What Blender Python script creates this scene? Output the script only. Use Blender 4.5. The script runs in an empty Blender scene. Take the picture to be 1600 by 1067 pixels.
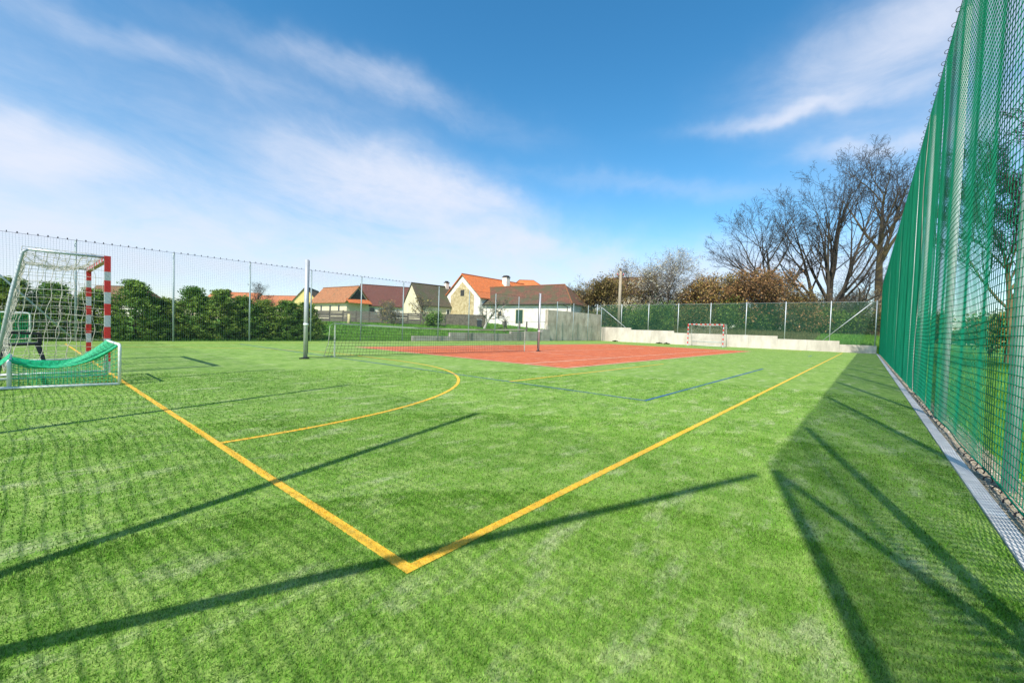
import bpy, math, random
import numpy as np
from mathutils import Vector, Matrix
R = math.radians
rng = random.Random(7)
nrg = np.random.default_rng(11)
scn = bpy.context.scene
COL = scn.collection

# ------------------------------------------------------------------ camera (solved from the photograph's court lines)
CAM = Vector((-1.0286, -1.3948, 1.0181))
FW = Vector((0.76256578, 0.64624342, -0.0293746)).normalized()
RT = Vector((0.64690936, -0.76186955, 0.03260477)).normalized()
UP = Vector((0.00130899, 0.04386599, 0.99903657)).normalized()
FPX = 654.12
def at(u, D, z=None, v=None):
    """world point seen at photo column u (row v) at depth D; z overrides the height"""
    vv = 512.0 if v is None else v
    p = CAM + (FW*FPX + RT*(u-800) + UP*(533.5-vv))*(D/FPX)
    if z is not None: p.z = z
    return p

# ------------------------------------------------------------------ mesh helpers
class MB:
    def __init__(s): s.v=[]; s.f=[]; s.m=[]
    def box(s, x0,x1,y0,y1,z0,z1, mi=0, M=None):
        b=len(s.v)
        P=[(x0,y0,z0),(x1,y0,z0),(x1,y1,z0),(x0,y1,z0),(x0,y0,z1),(x1,y0,z1),(x1,y1,z1),(x0,y1,z1)]
        if M is not None: P=[tuple(M@Vector(p)) for p in P]
        s.v+=P
        for q in ((0,3,2,1),(4,5,6,7),(0,1,5,4),(1,2,6,5),(2,3,7,6),(3,0,4,7)):
            s.f.append(tuple(b+i for i in q)); s.m.append(mi)
    def poly(s, pts, mi=0):
        b=len(s.v); s.v+=[tuple(p) for p in pts]; s.f.append(tuple(range(b,b+len(pts)))); s.m.append(mi)
    def prism(s, pts, off, mi=0):
        """closed slab: polygon pts extruded by vector off"""
        b=len(s.v); n=len(pts); off=Vector(off)
        s.v+=[tuple(p) for p in pts]+[tuple(Vector(p)+off) for p in pts]
        s.f.append(tuple(range(b,b+n))); s.m.append(mi)
        s.f.append(tuple(range(b+2*n-1,b+n-1,-1))); s.m.append(mi)
        for i in range(n):
            j=(i+1)%n; s.f.append((b+i,b+n+i,b+n+j,b+j)); s.m.append(mi)
    def tube(s, pts, rad, n=6, mi=0, caps=True):
        pts=[Vector(p) for p in pts]
        if not hasattr(rad,'__len__'): rad=[rad]*len(pts)
        b=len(s.v); k=len(pts)
        ref=None
        for i,p in enumerate(pts):
            t=(pts[min(i+1,k-1)]-pts[max(i-1,0)]).normalized()
            if ref is None:
                ref=Vector((0,0,1)) if abs(t.z)<.9 else Vector((1,0,0))
                a=t.cross(ref).normalized()
            else:
                a=(a-t*a.dot(t))
                a=a.normalized() if a.length>1e-6 else t.orthogonal().normalized()
            c=t.cross(a); r=rad[i]
            for j in range(n):
                an=2*math.pi*j/n; ca=math.cos(an)*r; sa=math.sin(an)*r
                s.v.append((p.x+a.x*ca+c.x*sa, p.y+a.y*ca+c.y*sa, p.z+a.z*ca+c.z*sa))
        for i in range(k-1):
            for j in range(n):
                j2=(j+1)%n
                s.f.append((b+i*n+j,b+i*n+j2,b+(i+1)*n+j2,b+(i+1)*n+j)); s.m.append(mi)
        if caps and n>2:
            s.f.append(tuple(b+j for j in range(n-1,-1,-1))); s.m.append(mi)
            s.f.append(tuple(b+(k-1)*n+j for j in range(n))); s.m.append(mi)
    def build(s, name, mats, parent=None, smooth=False):
        me=bpy.data.meshes.new(name); me.from_pydata(s.v,[],s.f)
        if not isinstance(mats,(list,tuple)): mats=[mats]
        for m in mats: me.materials.append(m)
        if len(mats)>1: me.polygons.foreach_set('material_index', s.m)
        if smooth: me.polygons.foreach_set('use_smooth',[True]*len(me.polygons))
        me.update()
        return link(name, me, parent)
def link(name, me, parent=None):
    o=bpy.data.objects.new(name, me); COL.objects.link(o)
    if parent is not None: o.parent=parent
    return o
def npmesh(name, V, F, mat, parent=None, smooth=False):
    """V (n,3), F (m,k) constant k"""
    V=np.asarray(V,np.float32); F=np.asarray(F,np.int32)
    me=bpy.data.meshes.new(name); k=F.shape[1]
    me.vertices.add(len(V)); me.vertices.foreach_set('co',V.ravel())
    me.loops.add(F.size); me.loops.foreach_set('vertex_index',F.ravel())
    me.polygons.add(len(F)); me.polygons.foreach_set('loop_start',np.arange(0,F.size,k,dtype=np.int32))
    me.polygons.foreach_set('loop_total',np.full(len(F),k,np.int32))
    if smooth: me.polygons.foreach_set('use_smooth',np.ones(len(F),bool))
    for m in (mat if isinstance(mat,(list,tuple)) else [mat]): me.materials.append(m)
    me.update(calc_edges=True); me.validate()
    return link(name, me, parent)
def strands(P, ax1, ax2, r, n=4):
    """P (M,N,3) polylines -> tube verts/faces; ring spanned by the fixed axes ax1, ax2"""
    M,N,_=P.shape
    an=np.arange(n)*2*np.pi/n+.4
    off=(np.cos(an)[:,None]*np.array(ax1,float)+np.sin(an)[:,None]*np.array(ax2,float))*r
    V=(P[:,:,None,:]+off[None,None]).reshape(-1,3)
    base=(np.arange(M)[:,None]*N+np.arange(N-1)[None]).reshape(-1)*n
    F=[]
    for j in range(n):
        j2=(j+1)%n
        F.append(np.stack([base+j,base+j2,base+n+j2,base+n+j],1))
    return V, np.concatenate(F,0)
def joinVF(parts):
    Vs=[];Fs=[];o=0
    for V,F in parts: Vs.append(V);Fs.append(F+o);o+=len(V)
    return np.concatenate(Vs),np.concatenate(Fs)
def tag(o, label, cat, group=None, kind=None):
    if label: o['label']=label
    if cat: o['category']=cat
    if group: o['group']=group
    if kind: o['kind']=kind
    return o
def thing(name, label, cat, loc=(0,0,0), rz=0, group=None):
    o=bpy.data.objects.new(name,None); COL.objects.link(o); o.location=loc; o.rotation_euler=(0,0,rz)
    o.empty_display_size=.2
    return tag(o,label,cat,group)
def structure(o): o['kind']='structure'; return o
def dup(root, loc, rz=0, scale=1, label=None):
    r=root.copy(); COL.objects.link(r); r.location=loc; r.rotation_euler=(0,0,rz)
    r.scale=scale if hasattr(scale,'__len__') else (scale,)*3
    if label: r['label']=label
    for ch in root.children:
        c=ch.copy(); COL.objects.link(c); c.parent=r
        for g in ch.children:
            d=g.copy(); COL.objects.link(d); d.parent=c
    return r

# ------------------------------------------------------------------ materials
def mat(name, base, rough=.7, var=None, vscale=4, metal=0, bump=0, bscale=30, coords='Object', trans=0, spec=.5, island=0, detail=4, stretch=None):
    """base colour, optionally mixed with `var` by noise; translucency share `trans`; per-island brightness jitter"""
    m=bpy.data.materials.new(name); m.use_nodes=True; nt=m.node_tree; N=nt.nodes; L=nt.links
    b=N['Principled BSDF']; b.inputs['Roughness'].default_value=rough; b.inputs['Metallic'].default_value=metal
    b.inputs['Specular IOR Level'].default_value=spec
    tc=N.new('ShaderNodeTexCoord'); geo=N.new('ShaderNodeNewGeometry')
    src=geo.outputs['Position'] if coords=='World' else tc.outputs['Object']
    if stretch:
        mp=N.new('ShaderNodeMapping'); mp.inputs['Scale'].default_value=stretch; L.new(src,mp.inputs['Vector']); src=mp.outputs[0]
    col=None
    if var is not None:
        no=N.new('ShaderNodeTexNoise'); no.inputs['Scale'].default_value=vscale; no.inputs['Detail'].default_value=detail; no.inputs['Roughness'].default_value=.65
        L.new(src,no.inputs['Vector'])
        rp=N.new('ShaderNodeValToRGB'); rp.color_ramp.elements[0].position=.35; rp.color_ramp.elements[1].position=.65
        rp.color_ramp.elements[0].color=(*base,1); rp.color_ramp.elements[1].color=(*var,1)
        L.new(no.outputs['Fac'],rp.inputs[0]); col=rp.outputs[0]
    else:
        rgb=N.new('ShaderNodeRGB'); rgb.outputs[0].default_value=(*base,1); col=rgb.outputs[0]
    if island:
        hs=N.new('ShaderNodeHueSaturation'); mr=N.new('ShaderNodeMapRange')
        mr.inputs['To Min'].default_value=1-island; mr.inputs['To Max'].default_value=1+island
        L.new(geo.outputs['Random Per Island'],mr.inputs[0]); L.new(mr.outputs[0],hs.inputs['Value']); L.new(col,hs.inputs['Color']); col=hs.outputs[0]
    L.new(col,b.inputs['Base Color'])
    if bump:
        n2=N.new('ShaderNodeTexNoise'); n2.inputs['Scale'].default_value=bscale; n2.inputs['Detail'].default_value=5
        L.new(src,n2.inputs['Vector']); bp=N.new('ShaderNodeBump'); bp.inputs['Strength'].default_value=bump; bp.inputs['Distance'].default_value=.02
        L.new(n2.outputs['Fac'],bp.inputs['Height']); L.new(bp.outputs[0],b.inputs['Normal'])
    if trans:
        tr=N.new('ShaderNodeBsdfTranslucent'); L.new(col,tr.inputs['Color'])
        mx=N.new('ShaderNodeMixShader'); mx.inputs[0].default_value=trans
        L.new(b.outputs[0],mx.inputs[1]); L.new(tr.outputs[0],mx.inputs[2]); L.new(mx.outputs[0],N['Material Output'].inputs[0])
    return m
def turf_mat(name, dark, mid, light, sand, trans=0, island=0, grain=True):
    """artificial turf: worn patches, sandy streaks and fine grain, all from world position"""
    m=bpy.data.materials.new(name); m.use_nodes=True; nt=m.node_tree; N=nt.nodes; L=nt.links
    b=N['Principled BSDF']; b.inputs['Roughness'].default_value=.75; b.inputs['Specular IOR Level'].default_value=.2
    geo=N.new('ShaderNodeNewGeometry'); pos=geo.outputs['Position']
    def noise(sc,det,rough=.6,st=None):
        v=pos
        if st:
            mp=N.new('ShaderNodeMapping'); mp.inputs['Scale'].default_value=st; mp.inputs['Rotation'].default_value=(0,0,R(35)); L.new(pos,mp.inputs[0]); v=mp.outputs[0]
        n=N.new('ShaderNodeTexNoise'); n.inputs['Scale'].default_value=sc; n.inputs['Detail'].default_value=det; n.inputs['Roughness'].default_value=rough
        L.new(v,n.inputs['Vector']); return n.outputs['Fac']
    def ramp(f,a,c):
        mr=N.new('ShaderNodeMapRange'); mr.inputs['From Min'].default_value=a; mr.inputs['From Max'].default_value=c; L.new(f,mr.inputs[0]); return mr.outputs[0]
    def mix(f,a,c):
        x=N.new('ShaderNodeMix'); x.data_type='RGBA'; L.new(f,x.inputs['Factor'])
        for s,k in ((a,6),(c,7)):
            if isinstance(s,tuple): x.inputs[k].default_value=(*s,1)
            else: L.new(s,x.inputs[k])
        return x.outputs[2]
    c=mix(ramp(noise(1.1,5,.7),.36,.64),dark,mid)
    c=mix(ramp(noise(5.5,4,.7),.45,.72),c,light)
    s=ramp(noise(1.5,7,.75,(1,2.6,1)),.53,.72)
    mu=N.new('ShaderNodeMath'); mu.operation='MULTIPLY'; L.new(s,mu.inputs[0]); mu.inputs[1].default_value=.75
    c=mix(mu.outputs[0],c,sand)
    if grain:
        g=ramp(noise(85,3,.8),.3,.72); hs=N.new('ShaderNodeHueSaturation')
        mr=N.new('ShaderNodeMapRange'); mr.inputs['To Min'].default_value=.55; mr.inputs['To Max'].default_value=1.4; L.new(g,mr.inputs[0])
        L.new(mr.outputs[0],hs.inputs['Value']); L.new(c,hs.inputs['Color']); c=hs.outputs[0]
        bp=N.new('ShaderNodeBump'); bp.inputs['Strength'].default_value=.5; bp.inputs['Distance'].default_value=.012
        L.new(noise(60,4,.8),bp.inputs['Height']); L.new(bp.outputs[0],b.inputs['Normal'])
    if island:
        hs=N.new('ShaderNodeHueSaturation'); mr=N.new('ShaderNodeMapRange'); mr.inputs['To Min'].default_value=1-island; mr.inputs['To Max'].default_value=1+island
        L.new(geo.outputs['Random Per Island'],mr.inputs[0]); L.new(mr.outputs[0],hs.inputs['Value']); L.new(c,hs.inputs['Color']); c=hs.outputs[0]
    L.new(c,b.inputs['Base Color'])
    if trans:
        tr=N.new('ShaderNodeBsdfTranslucent'); L.new(c,tr.inputs['Color']); mx=N.new('ShaderNodeMixShader'); mx.inputs[0].default_value=trans
        L.new(b.outputs[0],mx.inputs[1]); L.new(tr.outputs[0],mx.inputs[2]); L.new(mx.outputs[0],N['Material Output'].inputs[0])
    return m
def roof_mat(name, a, c, moss=None, mossamt=.0):
    m=mat(name,a,.85,c,3.5,bump=0,detail=9)
    nt=m.node_tree; N=nt.nodes; L=nt.links; b=N['Principled BSDF']
    tc=N.new('ShaderNodeTexCoord')
    br=N.new('ShaderNodeTexBrick'); br.inputs['Scale'].default_value=1; br.inputs['Brick Width'].default_value=.3; br.inputs['Row Height'].default_value=.32
    br.inputs['Mortar Size'].default_value=.03; br.inputs['Mortar Smooth'].default_value=.6
    br.inputs['Color1'].default_value=(1,1,1,1); br.inputs['Color2'].default_value=(.72,.72,.72,1); br.inputs['Mortar'].default_value=(.4,.4,.4,1)
    L.new(tc.outputs['UV'],br.inputs['Vector'])
    old=b.inputs['Base Color'].links[0].from_socket
    mx=N.new('ShaderNodeMix'); mx.data_type='RGBA'; mx.blend_type='MULTIPLY'; mx.inputs['Factor'].default_value=.8
    L.new(old,mx.inputs[6]); L.new(br.outputs['Color'],mx.inputs[7]); c2=mx.outputs[2]
    if moss:
        n=N.new('ShaderNodeTexNoise'); n.inputs['Scale'].default_value=.7; n.inputs['Detail'].default_value=7; n.inputs['Roughness'].default_value=.7
        L.new(tc.outputs['Object'],n.inputs['Vector'])
        mr=N.new('ShaderNodeMapRange'); mr.inputs['From Min'].default_value=.62-mossamt*.3; mr.inputs['From Max'].default_value=.75-mossamt*.3; L.new(n.outputs['Fac'],mr.inputs[0])
        m2=N.new('ShaderNodeMix'); m2.data_type='RGBA'; L.new(mr.outputs[0],m2.inputs['Factor']); L.new(c2,m2.inputs[6]); m2.inputs[7].default_value=(*moss,1); c2=m2.outputs[2]
    L.new(c2,b.inputs['Base Color'])
    bp=N.new('ShaderNodeBump'); bp.inputs['Strength'].default_value=.6; bp.inputs['Distance'].default_value=.03; L.new(br.outputs['Fac'],bp.inputs['Height']); bp.invert=True
    L.new(bp.outputs[0],b.inputs['Normal'])
    return m
M={}
M['turf']=turf_mat('turf',(.118,.230,.027),(.196,.325,.054),(.290,.395,.102),(.47,.49,.28))
M['blade']=turf_mat('turf_blade',(.086,.226,.017),(.164,.333,.037),(.268,.410,.085),(.45,.49,.26),trans=.25,island=.6,grain=False)
M['yellow']=mat('yellow_line',(.80,.44,.02),.8,(.58,.39,.05),16,detail=8,coords='World',bump=.4,bscale=60)
M['yblade']=mat('yellow_blade',(.84,.48,.022),.7,(.64,.41,.04),9,coords='World',trans=.2,island=.35)
M['blue']=mat('blue_line',(.010,.075,.29),.8,(.035,.13,.17),1.3,coords='World',detail=8)
M['white']=mat('white_line',(.72,.60,.45),.8,(.62,.40,.28),3,coords='World')
M['clay']=turf_mat('red_turf',(.41,.088,.032),(.54,.132,.046),(.59,.175,.066),(.58,.30,.19))
M['wild']=turf_mat('meadow_grass',(.055,.15,.012),(.10,.25,.02),(.16,.32,.035),(.24,.30,.07))
M['grassleaf']=mat('grass_leaf',(.07,.20,.015),.6,(.16,.32,.03),.6,coords='World',trans=.3,island=.4)
M['litter']=turf_mat('leaf_litter',(.075,.060,.028),(.13,.10,.045),(.10,.12,.035),(.20,.16,.09))
M['dryweed']=mat('dry_weed',(.09,.10,.03),.7,(.18,.16,.06),.8,coords='World',trans=.3,island=.45)
M['kerb']=mat('concrete_kerb',(.46,.44,.41),.9,(.63,.61,.57),7,bump=.5,bscale=70,detail=9,island=.10)
M['soil']=mat('gravelly_soil',(.22,.17,.10),.95,(.34,.29,.20),14,coords='World',bump=1,bscale=40)
M['pebble']=mat('pebble',(.36,.30,.23),.8,(.5,.45,.38),3,island=.45)
M['galv']=mat('galvanised_steel',(.42,.45,.46),.5,(.53,.56,.57),5,metal=.25,bump=.05,bscale=60)
M['zinc']=mat('bright_zinc',(.50,.53,.54),.5,(.58,.60,.61),5,bump=.05,bscale=60)
M['gpost']=mat('grey_green_post',(.32,.39,.39),.55,(.40,.46,.45),3,metal=.2)
M['alu']=mat('aluminium',(.40,.41,.43),.4,(.48,.49,.50),4,metal=.3)
M['net']=mat('green_net_cord',(.006,.37,.215),.6,(.012,.46,.275),1.5,trans=.62)
M['netpale']=mat('pale_net_cord',(.11,.20,.20),.6,(.16,.26,.26),1.5,trans=.3)  # green cord coloured pale, the way it looks against the bright sky
M['netdark']=mat('dark_green_mesh',(.022,.115,.065),.7,(.035,.15,.085),1)
M['wire']=mat('dark_wire',(.035,.03,.035),.5,metal=.4)
M['red']=mat('red_paint',(.58,.022,.018),.4,(.50,.03,.025),6)
M['silver']=mat('silver_paint',(.40,.42,.43),.42,(.46,.48,.49),6,metal=.1)
M['wpaint']=mat('white_paint',(.74,.76,.73),.45,(.66,.68,.63),7)
M['cord']=mat('white_cord',(.66,.62,.54),.8,(.5,.46,.38),6,trans=.15)
M['blackcord']=mat('black_cord',(.02,.022,.02),.7)
M['tape']=mat('white_tape',(.56,.60,.50),.7,(.46,.50,.40),5,trans=.15)
M['minigreen']=mat('bright_green_net',(.010,.46,.21),.6,(.018,.54,.25),4,trans=.35)
M['plastic']=mat('black_plastic',(.006,.0065,.009),.4,(.01,.01,.013),8)
M['tallwall']=mat('rough_concrete',(.36,.30,.22),.95,(.68,.60,.47),.9,bump=.7,bscale=9,detail=9,stretch=(1.2,1.2,.8))
M['backwall']=mat('pale_concrete',(.40,.35,.29),.95,(.60,.54,.46),.8,bump=.4,bscale=12,detail=9,stretch=(1.5,1.5,.6))
M['lowwall']=mat('stained_concrete',(.34,.29,.23),.95,(.56,.49,.41),1.4,bump=.6,bscale=14,detail=9)
M['bark']=mat('dark_bark',(.045,.036,.027),.95,(.085,.068,.045),3,bump=.8,bscale=14,coords='World')
M['barkmoss']=mat('mossy_bark',(.085,.065,.030),.95,(.16,.12,.05),1.2,bump=.8,bscale=14,coords='World')
M['twig']=mat('twig_bark',(.030,.025,.023),.9,(.052,.042,.036),2)
M['greytwig']=mat('grey_twig',(.15,.13,.11),.9,(.22,.19,.16),2)
def leaf(name,a,b,isl=.45,tr=.3,sc=.9): M[name]=mat(name,a,.6,b,sc,trans=tr,island=isl,spec=.25)
leaf('rustleaf',(.28,.14,.055),(.42,.24,.11))
leaf('oliveleaf',(.16,.13,.04),(.26,.21,.065))
leaf('brownleaf',(.21,.135,.045),(.33,.23,.085))
leaf('blossom',(.52,.49,.36),(.62,.60,.50),.25)
leaf('goldleaf',(.36,.23,.05),(.50,.38,.12))
leaf('hedgeleaf',(.060,.165,.024),(.22,.33,.055),.6,.4,1.6)
leaf('hedgeleafb',(.085,.19,.026),(.28,.35,.06),.6,.4,1.6)
leaf('shrubleaf',(.055,.10,.022),(.11,.16,.045))
leaf('weed',(.015,.03,.008),(.03,.06,.012))
leaf('farwood',(.075,.085,.03),(.13,.11,.045),.4,.2,.05)
M['cream']=mat('cream_render',(.60,.50,.33),.95,(.68,.60,.42),1.2,detail=8)
M['whitewash']=mat('whitewash',(.80,.77,.71),.95,(.64,.57,.46),1.3,detail=9,bump=.2,bscale=8)
M['yellowwash']=mat('yellow_render',(.66,.50,.14),.95,(.72,.60,.26),1)
M['fieldstone']=mat('yellow_fieldstone',(.34,.25,.11),.95,(.58,.48,.28),2.2,bump=.8,bscale=6,detail=6)
M['gloom']=mat('near_black',(.025,.024,.022),.9,(.05,.045,.04),3)
M['dgreen']=mat('green_door_paint',(.012,.045,.025),.5,(.02,.06,.03),3)
M['glass']=mat('window_glass',(.04,.05,.06),.12)
M['wood']=mat('weathered_timber',(.085,.075,.06),.95,(.15,.13,.105),3,stretch=(1,1,8))
M['darkstone']=mat('dark_rubble_wall',(.07,.06,.045),.95,(.16,.14,.10),3,bump=.8,bscale=9)
M['polecon']=mat('concrete_pole',(.27,.22,.155),.9,(.33,.28,.2),3)
M['binplastic']=mat('dark_bin_plastic',(.02,.024,.03),.45)
M['limewash']=mat('limewashed_bark',(.55,.52,.45),.95,(.36,.32,.26),4)
M['straw']=mat('pale_stump',(.42,.34,.14),.9,(.52,.45,.24),5)
M['r_orange']=roof_mat('orange_tiles',(.70,.17,.035),(.62,.19,.06))
M['r_tan']=roof_mat('tan_tiles',(.36,.14,.055),(.44,.19,.08),(.18,.11,.05),.2)
M['r_red']=roof_mat('dark_red_tiles',(.135,.048,.034),(.175,.06,.042))
M['r_moss']=roof_mat('mossy_tiles',(.095,.075,.045),(.125,.09,.055),(.07,.072,.03),.5)
M['r_brown']=roof_mat('brown_tiles',(.105,.048,.028),(.20,.085,.048),(.075,.066,.030),.6)
M['r_old']=roof_mat('old_orange_tiles',(.46,.15,.055),(.55,.20,.08),(.25,.13,.07),.2)
M['r_umber']=roof_mat('umber_tiles',(.17,.085,.04),(.22,.11,.05),(.10,.08,.03),.35)

# ------------------------------------------------------------------ light, sky, camera
SUN_EL = R(47.6)
sun_dir = Vector((-0.965*math.cos(SUN_EL), -0.263*math.cos(SUN_EL), math.sin(SUN_EL))).normalized()   # towards the sun
sl=bpy.data.lights.new('sun','SUN'); sl.energy=4.6; sl.angle=R(.5); sl.color=(1,.955,.88)
so=bpy.data.objects.new('sun',sl); COL.objects.link(so); so.rotation_euler=sun_dir.to_track_quat('Z','Y').to_euler()
w=bpy.data.worlds.new('World'); scn.world=w; w.use_nodes=True
def build_sky():
    nt=w.node_tree; N=nt.nodes; L=nt.links; bg=N['Background']
    sky=N.new('ShaderNodeTexSky'); sky.sky_type='NISHITA'; sky.sun_disc=False
    sky.sun_elevation=SUN_EL; sky.sun_rotation=math.atan2(sun_dir.x,sun_dir.y)
    sky.air_density=1.0; sky.dust_density=1.0; sky.ozone_density=2.2; sky.altitude=300
    hs=N.new('ShaderNodeHueSaturation'); hs.inputs['Saturation'].default_value=1.33; hs.inputs['Value'].default_value=1.10; hs.inputs['Hue'].default_value=.489
    L.new(sky.outputs[0],hs.inputs['Color'])
    tc=N.new('ShaderNodeTexCoord'); v0=tc.outputs['Generated']
    def vm(op,a,b=None):
        n=N.new('ShaderNodeVectorMath'); n.operation=op
        for s,i in ((a,0),(b,1)):
            if s is None: continue
            if isinstance(s,(tuple,Vector)): n.inputs[i].default_value=tuple(s)
            else: L.new(s,n.inputs[i])
        return n
    def ma(op,a,b=None,c=None):
        n=N.new('ShaderNodeMath'); n.operation=op
        for s,i in ((a,0),(b,1),(c,2)):
            if s is None: continue
            if isinstance(s,(int,float)): n.inputs[i].default_value=s
            else: L.new(s,n.inputs[i])
        return n.outputs[0]
    def noise(vec,sc,det,rough,dist=0):
        n=N.new('ShaderNodeTexNoise'); n.inputs['Scale'].default_value=sc; n.inputs['Detail'].default_value=det; n.inputs['Roughness'].default_value=rough
        n.inputs['Distortion'].default_value=dist; L.new(vec,n.inputs['Vector']); return n
    # long wind-drawn fibres: noise stretched along one heading of the sky
    H0=(RT*math.cos(R(11))-UP*math.sin(R(11))).normalized(); H1=(RT*math.sin(R(11))+UP*math.cos(R(11))).normalized()
    cb=N.new('ShaderNodeCombineXYZ'); L.new(vm('DOT_PRODUCT',v0,H0).outputs['Value'],cb.inputs[0]); L.new(vm('DOT_PRODUCT',v0,H1).outputs['Value'],cb.inputs[1])
    mp=N.new('ShaderNodeMapping'); mp.inputs['Scale'].default_value=(2.6,8,1); mp.inputs['Location'].default_value=(3.7,1.9,0); L.new(cb.outputs[0],mp.inputs[0])
    wisp=noise(mp.outputs[0],1.0,8,.62,.9).outputs['Fac']
    mp2=N.new('ShaderNodeMapping'); mp2.inputs['Scale'].default_value=(5,10,1); L.new(cb.outputs[0],mp2.inputs[0])
    fine=noise(mp2.outputs[0],1.6,8,.68,.5).outputs['Fac']
    # warp the viewing direction a little so that cloud edges are ragged
    wn=noise(v0,3.2,5,.6); wv=vm('MULTIPLY',vm('SUBTRACT',wn.outputs['Color'],(.5,.5,.5)).outputs[0],(.22,.22,.16))
    v=vm('NORMALIZE',vm('ADD',v0,wv.outputs[0]).outputs[0]).outputs[0]
    # clouds of that afternoon: direction, half extents (tangent units), tilt, density
    blobs=[((225,62),240,24,19,.26),((590,118),170,22,19,.42),((20,222),140,32,12,1.0),
           ((600,278),150,46,18,1.35),((710,305),100,22,10,.7),((560,335),200,40,4,.7),((380,412),640,46,2,.9),((40,350),260,40,10,.5),((795,378),110,18,4,1.0),
           ((1450,50),160,62,-24,1.0),((1290,163),120,12,-10,.8),((1400,228),90,12,-8,.5),((860,440),480,30,-1,.5),((1040,285),170,14,4,.18),((1080,425),420,50,2,.30),((150,250),420,150,10,.14),
           ((-250,250),300,150,8,.8),((1750,150),260,120,-20,.5)]
    tot=None
    for (u,vv),a,b_,an,st in blobs:
        c=(FW*FPX+RT*(u-800)+UP*(533.5-vv)).normalized()
        k=1/(FW*FPX+RT*(u-800)+UP*(533.5-vv)).length
        ca,sa=math.cos(R(an)),math.sin(R(an))
        h=(RT-c*RT.dot(c)).normalized(); uu=c.cross(h); uu=uu if uu.dot(UP)>0 else -uu
        ta=(h*ca-uu*sa)/(a*k); tb=(h*sa+uu*ca)/(b_*k)
        d1=vm('DOT_PRODUCT',v,ta).outputs['Value']; d2=vm('DOT_PRODUCT',v,tb).outputs['Value']; d0=vm('DOT_PRODUCT',v,c).outputs['Value']
        e=ma('ADD',ma('MULTIPLY',d1,d1),ma('MULTIPLY',d2,d2))
        g=ma('MULTIPLY',ma('EXPONENT',ma('MULTIPLY',e,-.9)),ma('GREATER_THAN',d0,0.0))
        g=ma('MULTIPLY',g,st)
        tot=g if tot is None else ma('ADD',tot,g)
    wmul=ma('ADD',ma('MULTIPLY',ma('SUBTRACT',wisp,.5),1.9),1.0)
    fmul=ma('ADD',ma('MULTIPLY',ma('SUBTRACT',fine,.5),1.8),1.0)
    den2=ma('MULTIPLY',ma('MULTIPLY',tot,ma('MAXIMUM',wmul,.12)),fmul)
    fac=ma('SUBTRACT',1.0,ma('EXPONENT',ma('MULTIPLY',den2,-1.25)))
    fac=ma('MINIMUM',fac,.93)
    mx=N.new('ShaderNodeMix'); mx.data_type='RGBA'; L.new(fac,mx.inputs['Factor']); L.new(hs.outputs[0],mx.inputs[6]); mx.inputs[7].default_value=(CLOUD[0],CLOUD[1],CLOUD[2],1)
    L.new(mx.outputs[2],bg.inputs['Color']); bg.inputs['Strength'].default_value=SKY_STRENGTH
SKY_STRENGTH=.13; CLOUD=(4.3,4.55,5.25)
build_sky()
cd=bpy.data.cameras.new('camera'); cam=bpy.data.objects.new('camera',cd); COL.objects.link(cam); scn.camera=cam
cd.sensor_width=36; cd.lens=FPX/1600*36; cd.clip_start=.05; cd.clip_end=3000
mw=Matrix(((RT.x,UP.x,-FW.x,CAM.x),(RT.y,UP.y,-FW.y,CAM.y),(RT.z,UP.z,-FW.z,CAM.z),(0,0,0,1))); cam.matrix_world=mw
scn.view_settings.view_transform='Standard'; scn.view_settings.look='None'; scn.view_settings.exposure=.56; scn.view_settings.gamma=1
scn.render.engine='CYCLES'; scn.cycles.use_denoising=True
scn.cycles.max_bounces=8; scn.cycles.transparent_max_bounces=8

# ------------------------------------------------------------------ ground
XB, YL, YR = 43.0, 22.0, -2.14
def sm(t): t=min(max(t,0),1); return t*t*(3-2*t)
def gz(x,y):
    """terrain height: flat court, a grassy bank to the left, raised land behind the end wall"""
    z=-.03
    a=(y-22.6)/30
    if a>0 and x>-60: z=max(z, -.03+(1.05+.95*sm((x-18)/26))*min(a*1.3,1)**.8)
    b=x-43.3
    if b>0:
        zb=.55+.9*sm(b/14) + .75*sm((y-2)/18)*sm((b+3)/10)
        z=max(z, zb*sm((y+6)/4.5) if y<-1.5 else zb)
    return z
def axis(lo,hi,core):
    a=list(core); s=2.5
    p=core[-1]
    while p<hi: s*=1.25; p+=s; a.append(min(p,hi))
    p=core[0]; s=2.5; pre=[]
    while p>lo: s*=1.25; p-=s; pre.append(max(p,lo))
    return np.array(pre[::-1]+a)
gx=axis(-900,1500,sorted(set(list(np.arange(-6,43,3.5))+[42.9,43.2,43.35]+list(np.arange(44.5,100,1.5)))))
gy=axis(-900,1500,sorted(set(list(np.arange(-14,21.5,1.75))+[22.4,22.8]+list(np.arange(24,85,1.5)))))
V=np.array([(x,y,gz(x,y)) for y in gy for x in gx]); nx=len(gx)
I=(np.arange(len(gy)-1)[:,None]*nx+np.arange(nx-1)[None]).reshape(-1)
structure(npmesh('ground',V,np.stack([I,I+1,I+nx+1,I+nx],1),M['wild'],smooth=True))
def sheet(name,x0,x1,y0,y1,z,m):
    b=MB(); b.poly([(x0,y0,z),(x1,y0,z),(x1,y1,z),(x0,y1,z)]); return structure(b.build(name,m))
fxs=np.concatenate([[43.3],np.arange(44,66,1.0)]); fys=np.arange(2.0,27,1.0)
V=np.array([(x,y,gz(x,y)+.03) for y in fys for x in fxs]); I=(np.arange(len(fys)-1)[:,None]*len(fxs)+np.arange(len(fxs)-1)[None]).reshape(-1)
structure(npmesh('woodland_floor',V,np.stack([I,I+1,I+len(fxs)+1,I+len(fxs)],1),M['litter'],smooth=True))
sheet('court_turf',-2.35,XB,-1.980,21.95,0,M['turf'])
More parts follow.
